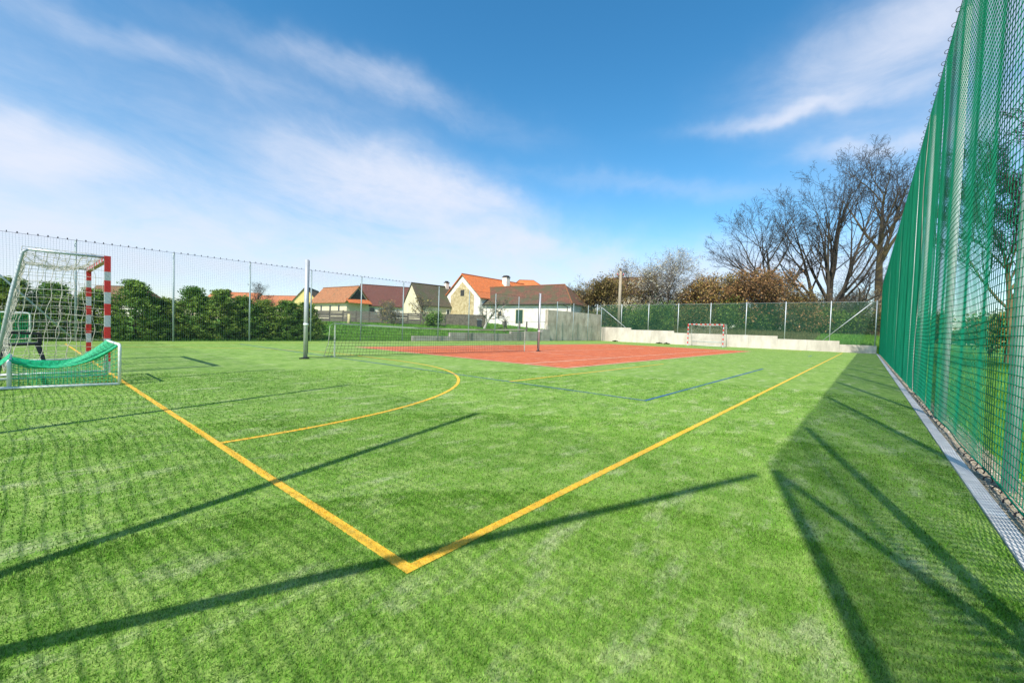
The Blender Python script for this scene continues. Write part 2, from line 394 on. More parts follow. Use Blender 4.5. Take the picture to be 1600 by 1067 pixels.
sheet('tennis_court',8.55,32.45,4.78,15.85,.004,M['clay'])
sheet('soil_strip',-2.6,XB,-2.34,-2.085,-.012,M['soil'])
# painted / woven lines: rectangles (x0,x1,y0,y1)
W=.052
ylines=[(0,40.2,0,W),(0,W,W,20),(0,40.2,20-W,20),(40.2-W,40.2,W,20-W),(5.1,13.2,3.83,3.88)]
ARC=[((0,8.57),6.0,R(180+90),R(360))]
def arc_pts(cx,cy,r0,r1,a0,a1,n=48,z=.004):
    P=[];
    for i in range(n+1):
        a=a0+(a1-a0)*i/n; P.append(((cx+r0*math.cos(a),cy+r0*math.sin(a),z),(cx+r1*math.cos(a),cy+r1*math.sin(a),z)))
    return P
def lines_obj(name, rects, m, arcs=(), z=.004):
    b=MB()
    for x0,x1,y0,y1 in rects: b.poly([(x0,y0,z),(x1,y0,z),(x1,y1,z),(x0,y1,z)])
    for cx,cy,r,a0,a1 in arcs:
        P=arc_pts(cx,cy,r-W/2,r+W/2,a0,a1,z=z)
        for i in range(len(P)-1): b.poly([P[i][0],P[i][1],P[i+1][1],P[i+1][0]])
    return structure(b.build(name,m))
yarcs=[(W,8.6,5.97,R(-90),0),(W,11.6,5.97,0,R(90)),(40.2-W,8.6,5.97,R(180),R(270)),(40.2-W,11.6,5.97,R(90),R(180))]
lines_obj('yellow_court_lines',ylines,M['yellow'],yarcs)
lines_obj('goal_area_lines',[(W+5.97-W/2,W+5.97+W/2,8.6,11.6)],M['yellow'],z=.0085)
lines_obj('blue_court_lines',[(5.08,14.5,1.10,1.15),(5.08,5.13,1.15,19.1),(28.2,30.2,1.10,1.15)],M['blue'],z=.006)
lines_obj('white_tennis_lines',[(8.6,32.4,4.81,4.87),(8.6,8.66,4.87,15.76),(8.6,32.4,15.76,15.82),(32.34,32.4,4.87,15.76),(8.66,32.34,6.27,6.33),(8.66,32.34,14.3,14.36),(14.06,14.11,6.33,14.3),(26.9,26.95,6.33,14.3),(14.11,26.9,10.29,10.34)],M['white'],z=.009)
b=MB()
x=-2.3
while x<XB-.01:
    x2=min(x+1.0,XB); b.box(x+.004,x2-.004,-2.070,-1.982,-.06,.012); x=x2
structure(b.build('concrete_kerb',M['kerb']))

# ------------------------------------------------------------------ turf fibres near the camera, pebbles, wild grass
def inline(x,y):
    k=np.zeros(len(x),bool)
    for x0,x1,y0,y1 in ylines: k|=(x>x0)&(x<x1)&(y>y0)&(y<y1)
    r=np.hypot(x-W,y-8.6); k|=(np.abs(r-5.97)<W/2)&(x>0)&(y<8.6)
    k|=(np.abs(x-W-5.97)<W/2)&(y>8.6)&(y<11.6)
    return k
def blades(n, r0, r1, wid, hgt, halfang=R(58)):
    yaw=math.atan2(FW.y,FW.x)
    r=np.sqrt(nrg.uniform(r0*r0,r1*r1,n)); a=yaw+nrg.uniform(-halfang,halfang,n)
    x=CAM.x+r*np.cos(a); y=CAM.y+r*np.sin(a)
    k=(x>-2.3)&(y>-1.97)&(y<21.9)&~((x>8.55)&(y>4.78)&(y<15.85)&(x<32.4))
    x,y=x[k],y[k]; n=len(x)
    t=nrg.uniform(0,2*np.pi,n); l=hgt*nrg.uniform(.55,1.15,n); lean=nrg.uniform(.1,.9,n); d=nrg.uniform(0,2*np.pi,n); w_=wid*nrg.uniform(.7,1.3,n)/2
    bx,by=np.cos(t)*w_,np.sin(t)*w_
    V=np.zeros((n,3,3)); V[:,0]=np.stack([x-bx,y-by,np.full(n,-.001)],1); V[:,1]=np.stack([x+bx,y+by,np.full(n,-.001)],1)
    V[:,2]=np.stack([x+np.cos(d)*lean*l,y+np.sin(d)*lean*l,l*(1.05-.45*lean)],1)
    return V, inline(x,y)
BL=[blades(170000,.9,2.6,.0030,.016),blades(130000,2.4,5.0,.0050,.018),blades(110000,4.6,10.0,.0085,.020)]
BV=np.concatenate([v for v,_ in BL]); BK=np.concatenate([k for _,k in BL])
for nm,sel,m in (('turf_fibres',~BK,M['blade']),('yellow_line_fibres',BK,M['yblade'])):
    v=BV[sel].reshape(-1,3); o=npmesh(nm,v,np.arange(len(v)).reshape(-1,3),m); o['kind']='stuff'
    tag(o,'short green artificial turf fibres covering the court' if nm=='turf_fibres' else 'yellow turf fibres of the line markings','turf')
def leafquads(C, size, flat=.0, asp=1.6, up=0.):
    """random small quads at centres C"""
    n=len(C); d=nrg.normal(size=(n,3)); d[:,2]=d[:,2]*(1-flat)+up; d/=np.linalg.norm(d,axis=1)[:,None]
    e=nrg.normal(size=(n,3)); e-=d*(e*d).sum(1)[:,None]; e/=np.linalg.norm(e,axis=1)[:,None]
    s=size*nrg.uniform(.6,1.4,n)[:,None]
    a=d*s*asp/2; b_=e*s/2
    V=np.stack([C-a,C+b_*.9,C+a,C-b_*.9],1).reshape(-1,3)
    return V, np.arange(4*n).reshape(-1,4)
# pebbles in the soil strip
n=2600; px=np.concatenate([nrg.uniform(1.5,9,1900),nrg.uniform(9,30,700)]); py=nrg.uniform(-2.34,-2.09,n); s=nrg.uniform(.002,.0085,n)
oct_=np.array([(1,0,0),(-1,0,0),(0,1,0),(0,-1,0),(0,0,.7),(0,0,-.7)]); of=np.array([(0,2,4),(2,1,4),(1,3,4),(3,0,4),(2,0,5),(1,2,5),(3,1,5),(0,3,5)])
ctr=np.stack([px,py,-.008+s*.3],1); jit=nrg.uniform(.7,1.3,(n,6,1))
Vp=(ctr[:,None]+oct_[None]*s[:,None,None]*jit).reshape(-1,3); Fp=(np.arange(n)[:,None,None]*6+of[None]).reshape(-1,3)
o=npmesh('pebbles',Vp,Fp,M['pebble']); tag(o,'loose pebbles in the soil between kerb and netting','pebbles',kind='stuff')
def grass_patch(name,label,xs,ys,n,h,wid,mt=None):
    x=nrg.uniform(*xs,n); y=nrg.uniform(*ys,n); z=np.array([gz(a,b_) for a,b_ in zip(x,y)])
    k=~((x<XB+.35)&(x>-2.6)&(y>-2.26)&(y<22.15)); x,y,z=x[k],y[k],z[k]; n=len(x)
    t=nrg.uniform(0,2*np.pi,n); d=nrg.uniform(0,2*np.pi,n); l=h*nrg.uniform(.4,1.2,n); w_=wid/2
    V=np.zeros((n,3,3)); V[:,0]=np.stack([x-np.cos(t)*w_,y-np.sin(t)*w_,z-.02],1); V[:,1]=np.stack([x+np.cos(t)*w_,y+np.sin(t)*w_,z-.02],1)
    V[:,2]=np.stack([x+np.cos(d)*l*.4,y+np.sin(d)*l*.4,z+l],1)
    o=npmesh(name,V.reshape(-1,3),np.arange(3*n).reshape(-1,3),mt or M['grassleaf']); tag(o,label,'grass',kind='stuff')
grass_patch('grass','rough grass on the bank beyond the left fence',(-6,46),(22.1,27),60000,.16,.022)
grass_patch('grass','garden grass rising towards the houses',(12,52),(27,48),60000,.20,.05)
grass_patch('grass','grass behind the low right end of the end wall',(43.3,60),(-8,2.5),16000,.28,.03)
grass_patch('undergrowth','dry weeds and seedlings on the woodland floor behind the end wall',(43.35,56),(2.5,24),30000,.42,.03,M['dryweed'])
grass_patch('grass','meadow grass outside the green netting',(1,14),(-9,-2.2),90000,.09,.008)
grass_patch('grass','meadow grass further out past the netting',(10,44),(-20,-2.4),50000,.14,.025)

# ------------------------------------------------------------------ fences
def ring_mesh(rad, thick, m, name='ring', axis='x'):
    b=MB(); P=[]
    for i in range(13):
        a=2*math.pi*i/12; P.append((0,rad*math.sin(a),rad*math.cos(a)) if axis=='x' else (rad*math.sin(a),0,rad*math.cos(a)))
    b.tube(P,thick,5,caps=False)
    me=bpy.data.meshes.new(name); me.from_pydata(b.v,[],b.f); me.materials.append(m); return me
def post_mesh(h, r, m, n=12):
    b=MB(); b.tube([(0,0,0),(0,0,h)],r,n); b.tube([(0,0,h),(0,0,h+.012)],r*1.12,n)
    me=bpy.data.meshes.new('post'); me.from_pydata(b.v,[],b.f); me.materials.append(m)
    me.polygons.foreach_set('use_smooth',[len(p.vertices)==4 for p in me.polygons]); return me
def put(name, me, parent, loc, rot=(0,0,0)):
    o=link(name,me,parent); o.location=loc; o.rotation_euler=rot; return o
def brace(parent,a,b,r=.03,m=None):
    mb=MB(); mb.tube([a,b],r,10); return mb.build('brace',m or M['galv'],parent,True)
def wave(x,z,H,folds=()):
    """sideways belly of a hanging net"""
    env=.35+.65*np.sin(np.pi*np.clip(z/H,0,1))**.7
    w_=.026*np.sin(2*np.pi*x/3.45+.6)+.009*np.sin(2*np.pi*x/1.27+1.1+.25*z)+.0025*np.sin(2*np.pi*x/.53+.9*z+2)+.014*np.sin(2*np.pi*x/5.3+.35*z)
    for f,a,s in folds: w_=w_+a*np.exp(-((x-f-.02*np.sin(z*1.3))/s)**2)
    return w_*env/(1+np.maximum(x-5,0)/4.5)
def net_panel(name, parent, axis, c, s0, s1, H, pitch, r, m, z0=.03, folds=(), side=1, zseg=26, hseg=.12, amp=1., rh=None, zfun=None):
    """square-mesh hanging net in the plane x=c or y=c"""
    ver=np.arange(s0,s1+1e-6,pitch); zz=np.linspace(z0,H,zseg)
    S,Z=np.meshgrid(ver,zz,indexing='ij')
    hor=np.arange(z0,H+1e-6,pitch); ss=np.arange(s0,s1+1e-6,hseg)
    Z2,S2=np.meshgrid(hor,ss,indexing='ij')
    def P(S,Z):
        w_=wave(S,Z,H,folds)*amp*side
        S_=S+.012*np.sin(Z*2.1+S*1.7)*amp; Z_=Z+.018*np.sin(S*1.9+Z)*np.sin(np.pi*Z/H)*amp
        return np.stack([S_,c+w_,Z_],-1) if axis=='x' else np.stack([c+w_,S_,Z_],-1)
    e1=(1,0,0) if axis=='x' else (0,1,0); e2=(0,1,0) if axis=='x' else (1,0,0)
    parts=[strands(P(S,Z),e1,e2,r,4),strands(P(S2,Z2),e2,(0,0,1),rh or r,4)]
    Vv,Ff=joinVF(parts)
    return npmesh(name,Vv,Ff,m,parent)
# right fence: tall green netting along the sideline
fr=thing('netting_fence','tall green ball-stop netting on steel posts along the right side of the court','fence',(-2.04,YR,0))
HF=5.42
def loc(parent,p): return Vector(p)-Vector(parent.location)
fx=(8.3,.05,.05),(12.4,.05,.06),(18.7,.05,.08),(27.5,.06,.1)
o=net_panel('net',fr,'x',0,-2.0,XB-.1,HF,.064,.0029,M['net'],z0=.05,folds=fx,side=1,rh=.0032); o.matrix_parent_inverse=Matrix.Translation((2.04,0,0))
pm=post_mesh(HF+.06,.040,M['zinc'],16)
for k in range(14):
    x=-2.04+ (0 if k==0 else 2.09+3.45*(k-1))
    if x<XB: put('post',pm,fr,(x+2.04,-.065,-.1))
put('post',pm,fr,(XB-.05+2.04,-.065,-.1))
brace(fr,(0.0,-.065,HF-.1),(2.6,-.065,0),.034)
mb=MB(); mb.tube([(0,0,HF+.012)]+[(x_,0,HF+.012-.0*x_) for x_ in np.arange(.5,XB+2,.5)],.004,5); mb.build('top_wire',M['wire'],fr)
mb=MB(); mb.tube([(x_,.01+.01*math.sin(x_*3),.05) for x_ in np.arange(0,XB+2,.25)],.006,5); mb.build('bottom_rope',M['net'],fr)
rm=ring_mesh(.03,.0045,M['wire'])
for k in range(70):
    x=4.2+.357*k; put('ring',rm,fr,(x+2.04,.008,HF+.03),(0,0,rng.uniform(-.35,.35)))
rest=MB()
for k in range(38):
    x=4.2+.357*(70+k)
    if x<XB: rest.tube([(x+2.04,.03*math.sin(a),HF+.03+.03*math.cos(a)) for a in np.linspace(0,2*math.pi,8)],.0045,4,caps=False)
o=rest.build('ring',M['wire'],fr); o['kind']='stuff'
hm=MB(); hm.tube([(0,.023*math.sin(a),.023*math.cos(a)) for a in np.linspace(-2.5,2.0,11)],.0048,6)
hme=bpy.data.meshes.new('hook'); hme.from_pydata(hm.v,[],hm.f); hme.materials.append(M['wire'])
for k in [q for q in range(34) if q<9 or rng.random()<.45]:
    put('hook',hme,fr,(2.04+2.2+.28*k,.02,.024),(0,0,rng.uniform(-.5,.5)))
mb=MB(); mb.tube([(12.42,.02+.015*math.sin(z*2),z) for z in np.linspace(.05,HF,24)],.006,5); mb.build('lacing_rope',M['tape'],fr)
# rear fence behind the camera, known from its shadow on the turf
fb=thing('netting_fence','tall netting fence crossing behind the near goal line, its shadow lying on the turf','fence',(-2.1,YR,0))
ver=np.arange(.05,24,.075); zz=np.linspace(.05,HF-.05,24)
def rearP(Y,Z):
    bay=np.sin(np.pi*((Y+.0)%3.05)/3.05); e=np.sin(np.pi*np.clip(Z/HF,0,1))**.6
    X=.17*bay**1.5*e+.03*np.sin(Y*2.3+Z)*e+.004*np.sin(Y*6.1+Z*1.7)*e
    return np.stack([X,Y,Z-.10*bay*np.clip(Z/.8,0,1)+.02*np.sin(Y*3.7)*np.clip(Z/.5,0,1)],-1)
Yv,Zv=np.meshgrid(ver,zz,indexing='ij'); hz_=np.arange(.05,HF-.04,.078); ys_=np.arange(.05,24,.12); Zh,Yh=np.meshgrid(hz_,ys_,indexing='ij')
Vv,Ff=joinVF([strands(rearP(Yv,Zv),(1,0,0),(0,1,0),.0016,4),strands(rearP(Yh,Zh),(1,0,0),(0,0,1),.0031,4)])
npmesh('net',Vv,Ff,M['net'],fb)
pmb=post_mesh(HF,.04,M['galv'],12)
for k in range(1,8): put('post',pmb,fb,(-.09,.0+3.05*k-.08,-.1))
brace(fb,(-.09,.05,HF-.1),(-.09,3.0,.2),.034)
mb=MB(); mb.tube([(0,y_,HF-.02) for y_ in np.arange(0,24.2,.5)],.005,5); mb.build('top_wire',M['wire'],fb)
# left fence
fl=thing('netting_fence','pale see-through netting on grey-green posts along the left side in front of the hedge','fence',(-2.58,21.75,0))
HL=3.84
net_panel('net',fl,'x',0,0,46.0,HL,.075,.0021,M['netpale'],z0=.02,side=1,zseg=14,hseg=.25,amp=.8,rh=.0013)
pl_=post_mesh(HL+.06,.034,M['gpost'],10)
for k in range(16):
    x=.39+2.97*(k-1)
    put('post',pl_,fl,(x+2.58,.06,-.05))
brace(fl,(.0,.06,HL-.1),(2.9,.06,.1),.032,M['gpost'])
mb=MB(); mb.tube([(x_,0,HL+.01) for x_ in np.arange(0,46.2,.7)],.006,4); mb.build('top_wire',M['wire'],fl)
rl=ring_mesh(.030,.010,M['wire'])
for k in range(84): put('ring',rl,fl,(.30+.245*k,.0,HL+.035),(0,0,rng.uniform(-.6,.6)))
# end fence standing on the back wall
WSTEP=[(22.5,18.7,1.60),(18.7,13.95,1.38),(13.95,4.75,1.18),(4.75,.35,.92),(.35,-2.0,.64)]   # y from, y to, wall height
def wall_h(y):
    for a,c_,h in WSTEP:
        if c_<=y<=a: return h
    return .6
fe=thing('mesh_fence','dark green mesh fence on pale posts standing on the end wall','fence',(XB+.13,22.35,0))
HE=4.15
pe={}
for a,c_,h in WSTEP:
    ver=np.arange(c_+.02,a,.036); zz=np.array([h+.03,HE]); S,Z=np.meshgrid(ver,zz,indexing='ij')
    P1=np.stack([np.zeros_like(S),S-22.35,Z],-1)
    hz_=np.arange(h+.03,HE,.05); S2=np.array([c_,a]); Z2,S2=np.meshgrid(hz_,S2,indexing='ij'); P2=np.stack([np.zeros_like(S2),S2-22.35,Z2],-1)
    pe.setdefault('p',[]).extend([strands(P1,(1,0,0),(0,1,0),.0034,4),strands(P2,(1,0,0),(0,0,1),.0034,4)])
Vv,Ff=joinVF(pe['p']); npmesh('net',Vv,Ff,M['netdark'],fe)
for u in (932.5,970.7,1013,1059.4,1109.9,1165.6,1227,1297.6,1369):
    d=FW*FPX+RT*(u-800)+UP*(533.5-500); t=(XB+.05-CAM.x)/d.x; y=CAM.y+d.y*t
    h=wall_h(y)
    put('post',post_mesh(HE+.08-h+.3,.036,M['galv'],10),fe,(-.055,y-22.35,h-.3))
brace(fe,(-.055,.0,HE-.3),(-.055,-3.0,1.62),.034)
brace(fe,(-.055,-23.9+.0,HE-.1),(-.055,-20.9,.95),.03)
mb=MB(); mb.tube([(0,-24.3,HE),(0,.2,HE)],.008,5); mb.build('top_wire',M['galv'],fe)

# ------------------------------------------------------------------ concrete walls
def bevel_wall(name, segs, m, label, cat='wall'):
    """one wall object made of butted blocks (x0,x1,y0,y1,h)"""
    b=MB()
    for x0,x1,y0,y1,h in segs:      # cast in bays about 2.4 m long
        lx,ly=x1-x0,abs(y1-y0); n=max(1,round(max(lx,ly)/2.4))
        for i in range(n):
            if lx>ly: b.box(x0+lx*i/n,x0+lx*(i+1)/n-.004,min(y0,y1),max(y0,y1),-.3,h+.004*(i%2))
            else: b.box(x0,x1,min(y0,y1)+ly*i/n,min(y0,y1)+ly*(i+1)/n-.004,-.3,h+.004*(i%2))
    o=b.build(name,m); tag(o,label,cat)
    bv=o.modifiers.new('bevel','BEVEL'); bv.width=.015; bv.segments=2
    return o
bevel_wall('end_wall',[(XB,XB+.28,c_,a if a<22 else 22.6,h) for a,c_,h in WSTEP],M['backwall'],'low pale concrete wall stepping down to the right behind the far goal')
bevel_wall('side_wall',[(32.2,41.0,22.3,22.62,3.02),(41.0,XB-.002,22.3,22.62,3.02)],M['tallwall'],'tall rough grey concrete wall in the far left corner')
bevel_wall('kerb_wall',[(16.2,19.5,21.95,22.2,.34),(19.5,26.4,21.95,22.2,.62),(26.4,30.9,21.95,22.2,.84),(30.9,32.19,21.95,22.2,1.1)],M['lowwall'],'low stained concrete wall rising in steps below the left fence')

# ------------------------------------------------------------------ goals
def striped(b, a0, a1, axis, half, step, other, first=0):
    """square post striped red/silver; axis index, other = the two fixed centres"""
    t=a0; k=first
    while t<a1-1e-4:
        t2=min(t+step,a1)
        lo=[0,0,0]; hi=[0,0,0]; oi=0
        for ax in range(3):
            if ax==axis: lo[ax],hi[ax]=t,t2
            else: lo[ax],hi[ax]=other[oi]-half,other[oi]+half; oi+=1
        b.box(lo[0],hi[0],lo[1],hi[1],lo[2],hi[2],k%2); t=t2; k+=1
def cordnet(parent, name, fn, nu, nv, r, m, sub=3):
    """cord grid over the surface fn(u,v) with nu x nv meshes"""
    mb=MB()
    for i in range(nu+1): mb.tube([fn(i/nu,j/(nv*sub)) for j in range(nv*sub+1)],r,4,caps=False)
    for j in range(nv+1): mb.tube([fn(i/(nu*sub),j/nv) for i in range(nu*sub+1)],r,4,caps=False)
    return mb.build(name,m,parent)
def make_goal(label):
    """origin on the goal line at the first post; posts at y=0 and y=3.08, net towards -x"""
    g=thing('handball_goal',label,'goal',group='handball goals')
    for y in (0,3.08):
        b=MB(); striped(b,0,1.80,2,.04,.2057,(0,y),first=1); b.box(-.04,.04,y-.04,y+.04,1.80,2.08,0)
        b.build('goal_post',[M['red'],M['silver']],g)
    b=MB(); striped(b,.04,3.04,1,.04,.2,(0,2.04),first=1); b.build('crossbar',[M['silver'],M['red']] if False else [M['red'],M['silver']],g)
    for y in (0,3.08):
        b=MB(); b.tube([(-.04,y,2.05),(-.93,y,2.05)],.022,8); b.build('depth_bar',M['galv'],g,True)
        b=MB(); b.tube([(-.93,y,2.05),(-.985,y,2.0),(-1.1,y,1.35),(-1.28,y,.05)],.024,8); b.build('stanchion',M['silver'],g,True)
        b=MB(); b.tube([(-.04,y,.03),(-1.28,y,.03)],.022,8); b.build('ground_bar',M['galv'],g,True)
    b=MB(); b.tube([(-1.28,0,.03),(-1.28,3.08,.03)],.022,8); b.build('rear_bar',M['galv'],g,True)
    def sag(u,v,a): return a*math.sin(math.pi*u)*math.sin(math.pi*v)
    jj=lambda u,v:.018*math.sin(u*23+v*17)+.018*math.sin(u*11-v*29)
    def roof(u,v): return (-.05-.92*v, .02+3.04*u, 2.06-sag(u,v,.16)-.03*u*(1-u)*4*v+jj(u,v)*(v>.02))
    def back(u,v): return (-.97-.20*v-.10*math.sin(math.pi*v)*math.sin(math.pi*u)+jj(u,v), .02+3.04*u+jj(v,u), 2.04-.15*4*u*(1-u)*(1-v)-1.95*v)
    def sideA(u,v):
        top=1-v; xr=-(.97+.3*v); return (-.04+u*(xr+.04)+jj(u,v)*.6, .0-sag(u,v,.07)+jj(v,u)*.5, 2.05*top+.04+.05*math.sin(3*u)*v)
    def sideB(u,v):
        p=sideA(u,v); return (p[0],3.08+sag(u,v,.1)+jj(v,u)*.4,p[2])
    mb=MB()
    cordnet(g,'net',roof,24,7,.0036,M['cord'])
    cordnet(g,'net',back,24,15,.0036,M['cord'])
    cordnet(g,'net',sideA,8,15,.0036,M['cord'])
    cordnet(g,'net',sideB,8,15,.0036,M['cord'])
    return g
g1=make_goal('near red and silver striped handball goal with sagging white net at the left')
g1.location=(0.0,8.98,0)
g2=dup(g1,(40.2,11.62,0),math.pi,1,'far red and white striped handball goal in front of the low end wall')
for c in g2.children:
    pass
b=MB(); b.tube([(-1.05,.1,.42),(-1.05,2.98,.42)],.03,8); b.build('net_rail',M['gpost'],g2,True)

# mini goal lying by the near post
mg=thing('mini_goal','small white tube goal with drooping bright green net beside the near goal post','goal',(-.06,7.02,0))
def tubepart(name,pts,r,m,parent,n=8):
    b=MB(); b.tube(pts,r,n); return b.build(name,m,parent,True)
def rounded(pts,rad=.06,k=4):
    out=[Vector(pts[0])]
    for i in range(1,len(pts)-1):
        p=Vector(pts[i]); a=(Vector(pts[i-1])-p).normalized()*rad; c_=(Vector(pts[i+1])-p).normalized()*rad
        for t in range(k+1):
            s_=t/k; out.append((p+a)*(1-s_)**2+p*2*s_*(1-s_)+(p+c_)*s_*s_)
    out.append(Vector(pts[-1])); return out
tubepart('front_hoop',rounded([(0,0,.02),(0,0,.60),(0,1.42,.60),(0,1.42,.02)],.09),.020,M['wpaint'],mg)
tubepart('rear_hoop',rounded([(-1.05,.24,.02),(-1.05,.24,.38),(-1.05,1.42,.38),(-1.05,1.42,.02)],.05),.022,M['wpaint'],mg)
tubepart('ground_frame',rounded([(0,0,.02),(-1.5,.32,.02),(-1.5,1.42,.02),(0,1.42,.02)],.05),.020,M['wpaint'],mg)
def mtop(u,v):   # u front hoop -> rear hoop, v along the goal
    z=.60*(1-u)+.38*u-.21*math.sin(math.pi*u)**.9-.02*math.sin(9*u+5*v); return (-1.05*u, .02+.24*u+(1.38-.24*u)*v+.0*u, z)
def mnear(u,v):
    zt=.60*(1-u)+.38*u-.21*math.sin(math.pi*u)**.9; return (-1.05*u,.02+.24*u-.02*math.sin(math.pi*v),.03+(zt-.03)*(1-v))
def mfar(u,v):
    p=mnear(u,v); return (p[0],1.40,p[2])
def mrear(u,v): return (-1.05-.45*u,.26+.08*u+1.12*v,.38*(1-u)+.03-.05*math.sin(math.pi*u))
cordnet(mg,'net',mtop,22,28,.0042,M['minigreen'],1)
cordnet(mg,'net',mnear,26,9,.0032,M['minigreen'],1)
cordnet(mg,'net',mfar,22,9,.0032,M['minigreen'],1)
cordnet(mg,'net',mrear,10,24,.004,M['minigreen'],1)
# thick gathered hem of the net
tubepart('net_hem',[(-1.05*u,.01+.24*u,.595*(1-u)+.38*u-.21*math.sin(math.pi*u)**.9+.01) for u in np.linspace(.02,1,16)],[.010+.006*math.sin(9*u) for u in np.linspace(0,1,16)],M['minigreen'],mg)
# second mini goal far left behind the handball goal
m2=thing('mini_goal','upright small white goal with green net standing by the left fence behind the big goal','goal',(-.79,19.0,0))
tubepart('front_hoop',rounded([(0,0,.02),(0,0,1.03),(-1.5,0,1.03),(-1.5,0,.02)],.10),.024,M['wpaint'],m2)
tubepart('ground_frame',rounded([(0,0,.03),(0,.6,.03),(-1.5,.6,.03),(-1.5,0,.03),(0,0,.03)],.05),.022,M['wpaint'],m2)
cordnet(m2,'net',lambda u,v:(-1.5*u,.62*v**1.5,1.02*(1-v)+.02),30,18,.006,M['minigreen'],1)

# black garden chair in the goal mouth
ch=thing('garden_chair','black plastic garden chair standing inside the near handball goal behind its net','chair',(-.98,11.35,0),R(0))
b=MB()
def leg_bar(b,p,q,wa,wb):
    p=Vector(p); q=Vector(q)
    b.prism([p+Vector((-wa/2,-.02,0)),p+Vector((wa/2,-.02,0)),q+Vector((wb/2,-.02,0)),q+Vector((-wb/2,-.02,0))],(0,.04,0))
for nm,p,q in (('leg',(.30,-.28,0),(.20,-.22,.40)),('leg',(.30,.28,0),(.20,.22,.40)),('leg',(-.34,-.27,0),(-.20,-.21,.42)),('leg',(-.34,.27,0),(-.20,.21,.42))):
    b=MB(); leg_bar(b,p,q,.05,.085); b.build(nm,M['plastic'],ch)
b=MB(); b.prism([(.26,-.24,.40),(.26,.24,.40),(-.22,.22,.37),(-.22,-.22,.37)],(0,0,.045)); b.build('seat',M['plastic'],ch)
b=MB()
for y0 in np.linspace(-.21,.17,5): b.prism([(-.22,y0,.40),(-.19,y0,.40),(-.34,y0,.84),(-.37,y0,.84)],(0,.055,0))
b.prism([(-.335,-.22,.80),(-.375,-.22,.80),(-.40,-.22,.88),(-.36,-.22,.88)],(0,.44,0)); b.build('backrest',M['plastic'],ch)
for y in (-.27,.23):
    b=MB(); b.prism([(.24,y,.60),(-.30,y,.62),(-.30,y,.655),(.24,y,.635)],(0,.05,0)); b.prism([(.20,y,.40),(.25,y,.40),(.26,y,.60),(.21,y,.60)],(0,.04,0)); b.build('armrest',M['plastic'],ch)

# ------------------------------------------------------------------ volleyball posts and net
def make_pole(label, locn):
    p=thing('net_pole',label,'pole',locn,0,'net poles')
    b=MB(); b.tube([(0,0,0),(0,0,2.76)],.056,16); b.build('pole_tube',M['alu'],p,True)
    b=MB(); b.box(.045,.064,-.018,.018,.15,2.74); b.build('slot_shade',M['wire'],p)  # dark strip colours in the pole's slot and its shaded side
    b=MB(); b.tube([(0,0,.93),(0,0,.99)],.064,16); b.build('collar',M['wpaint'],p,True)
    b=MB(); b.tube([(0,0,.0),(0,0,.035)],.105,16); b.box(-.16,-.09,-.03,.03,0,.03); b.build('base_cover',M['plastic'],p)
    return p
p1=make_pole('left, nearer silver net pole standing on the green turf',(4.17,10.58,0))
p2=dup(p1,(15.06,10.58,0),math.pi,1,'right, farther silver net pole standing on the red court')
vn=thing('court_net','low black mesh net with white top tape stretched between the two silver poles','net',(4.17,10.58,0))
VX0,VX1,VZ=.82,9.85,1.03
def vtop(t): return VZ-.16*math.sin(math.pi*t)*.5+ .0*t
b=MB()
nv=92
for i in range(nv+1):
    t=i/nv; x=VX0+(VX1-VX0)*t; b.tube([(x-.0,0,vtop(t)),(x-.10*(1-t)**6*3+.01*math.sin(i),  .02*math.sin(i*.7),.06)],.0040,4,caps=False)
for j in range(11):
    b.tube([(VX0+(VX1-VX0)*t-.30*(1-t)**6*(1-j/10.),.015*math.sin(t*19+j),.06+(vtop(t)-.06)*j/10.) for t in np.linspace(0,1,24)],.0040,4,caps=False)
b.build('net_mesh',M['blackcord'],vn)
b=MB()
T=np.linspace(0,1,30)
for i in range(29):
    x0=VX0+(VX1-VX0)*T[i]; x1=VX0+(VX1-VX0)*T[i+1]; z0,z1=vtop(T[i]),vtop(T[i+1])
    b.prism([(x0,-.006,z0-.035),(x1,-.006,z1-.035),(x1,-.006,z1+.012),(x0,-.006,z0+.012)],(0,.012,0))
b.build('top_tape',M['tape'],vn)
for x in (VX0+.02,VX1-.02):
    b=MB(); b.box(x-.019,x+.019,-.010,.010,.02,VZ-.058); b.build('side_tape',M['tape'],vn)
tubepart('top_cable',[(0.05,0,VZ-.02),(VX0,0,VZ)],.004,M['wire'],vn,5)
tubepart('top_cable',[(VX1,0,VZ),(10.84,0,VZ+.01)],.004,M['wire'],vn,5)
tubepart('bottom_rope',[(.06,0,.05),(VX0-.3,.02,.03)]+[(VX0+(VX1-VX0)*t,.015*math.sin(t*19),.055) for t in np.linspace(0,1,24)],.008,M['blackcord'],vn,6)
tubepart('side_rope',[(VX0-.02,0,VZ),(VX0-.12,.02,.95),(VX0-.16,.02,.4),(VX0-.28,.03,.05)],.006,M['tape'],vn,6)

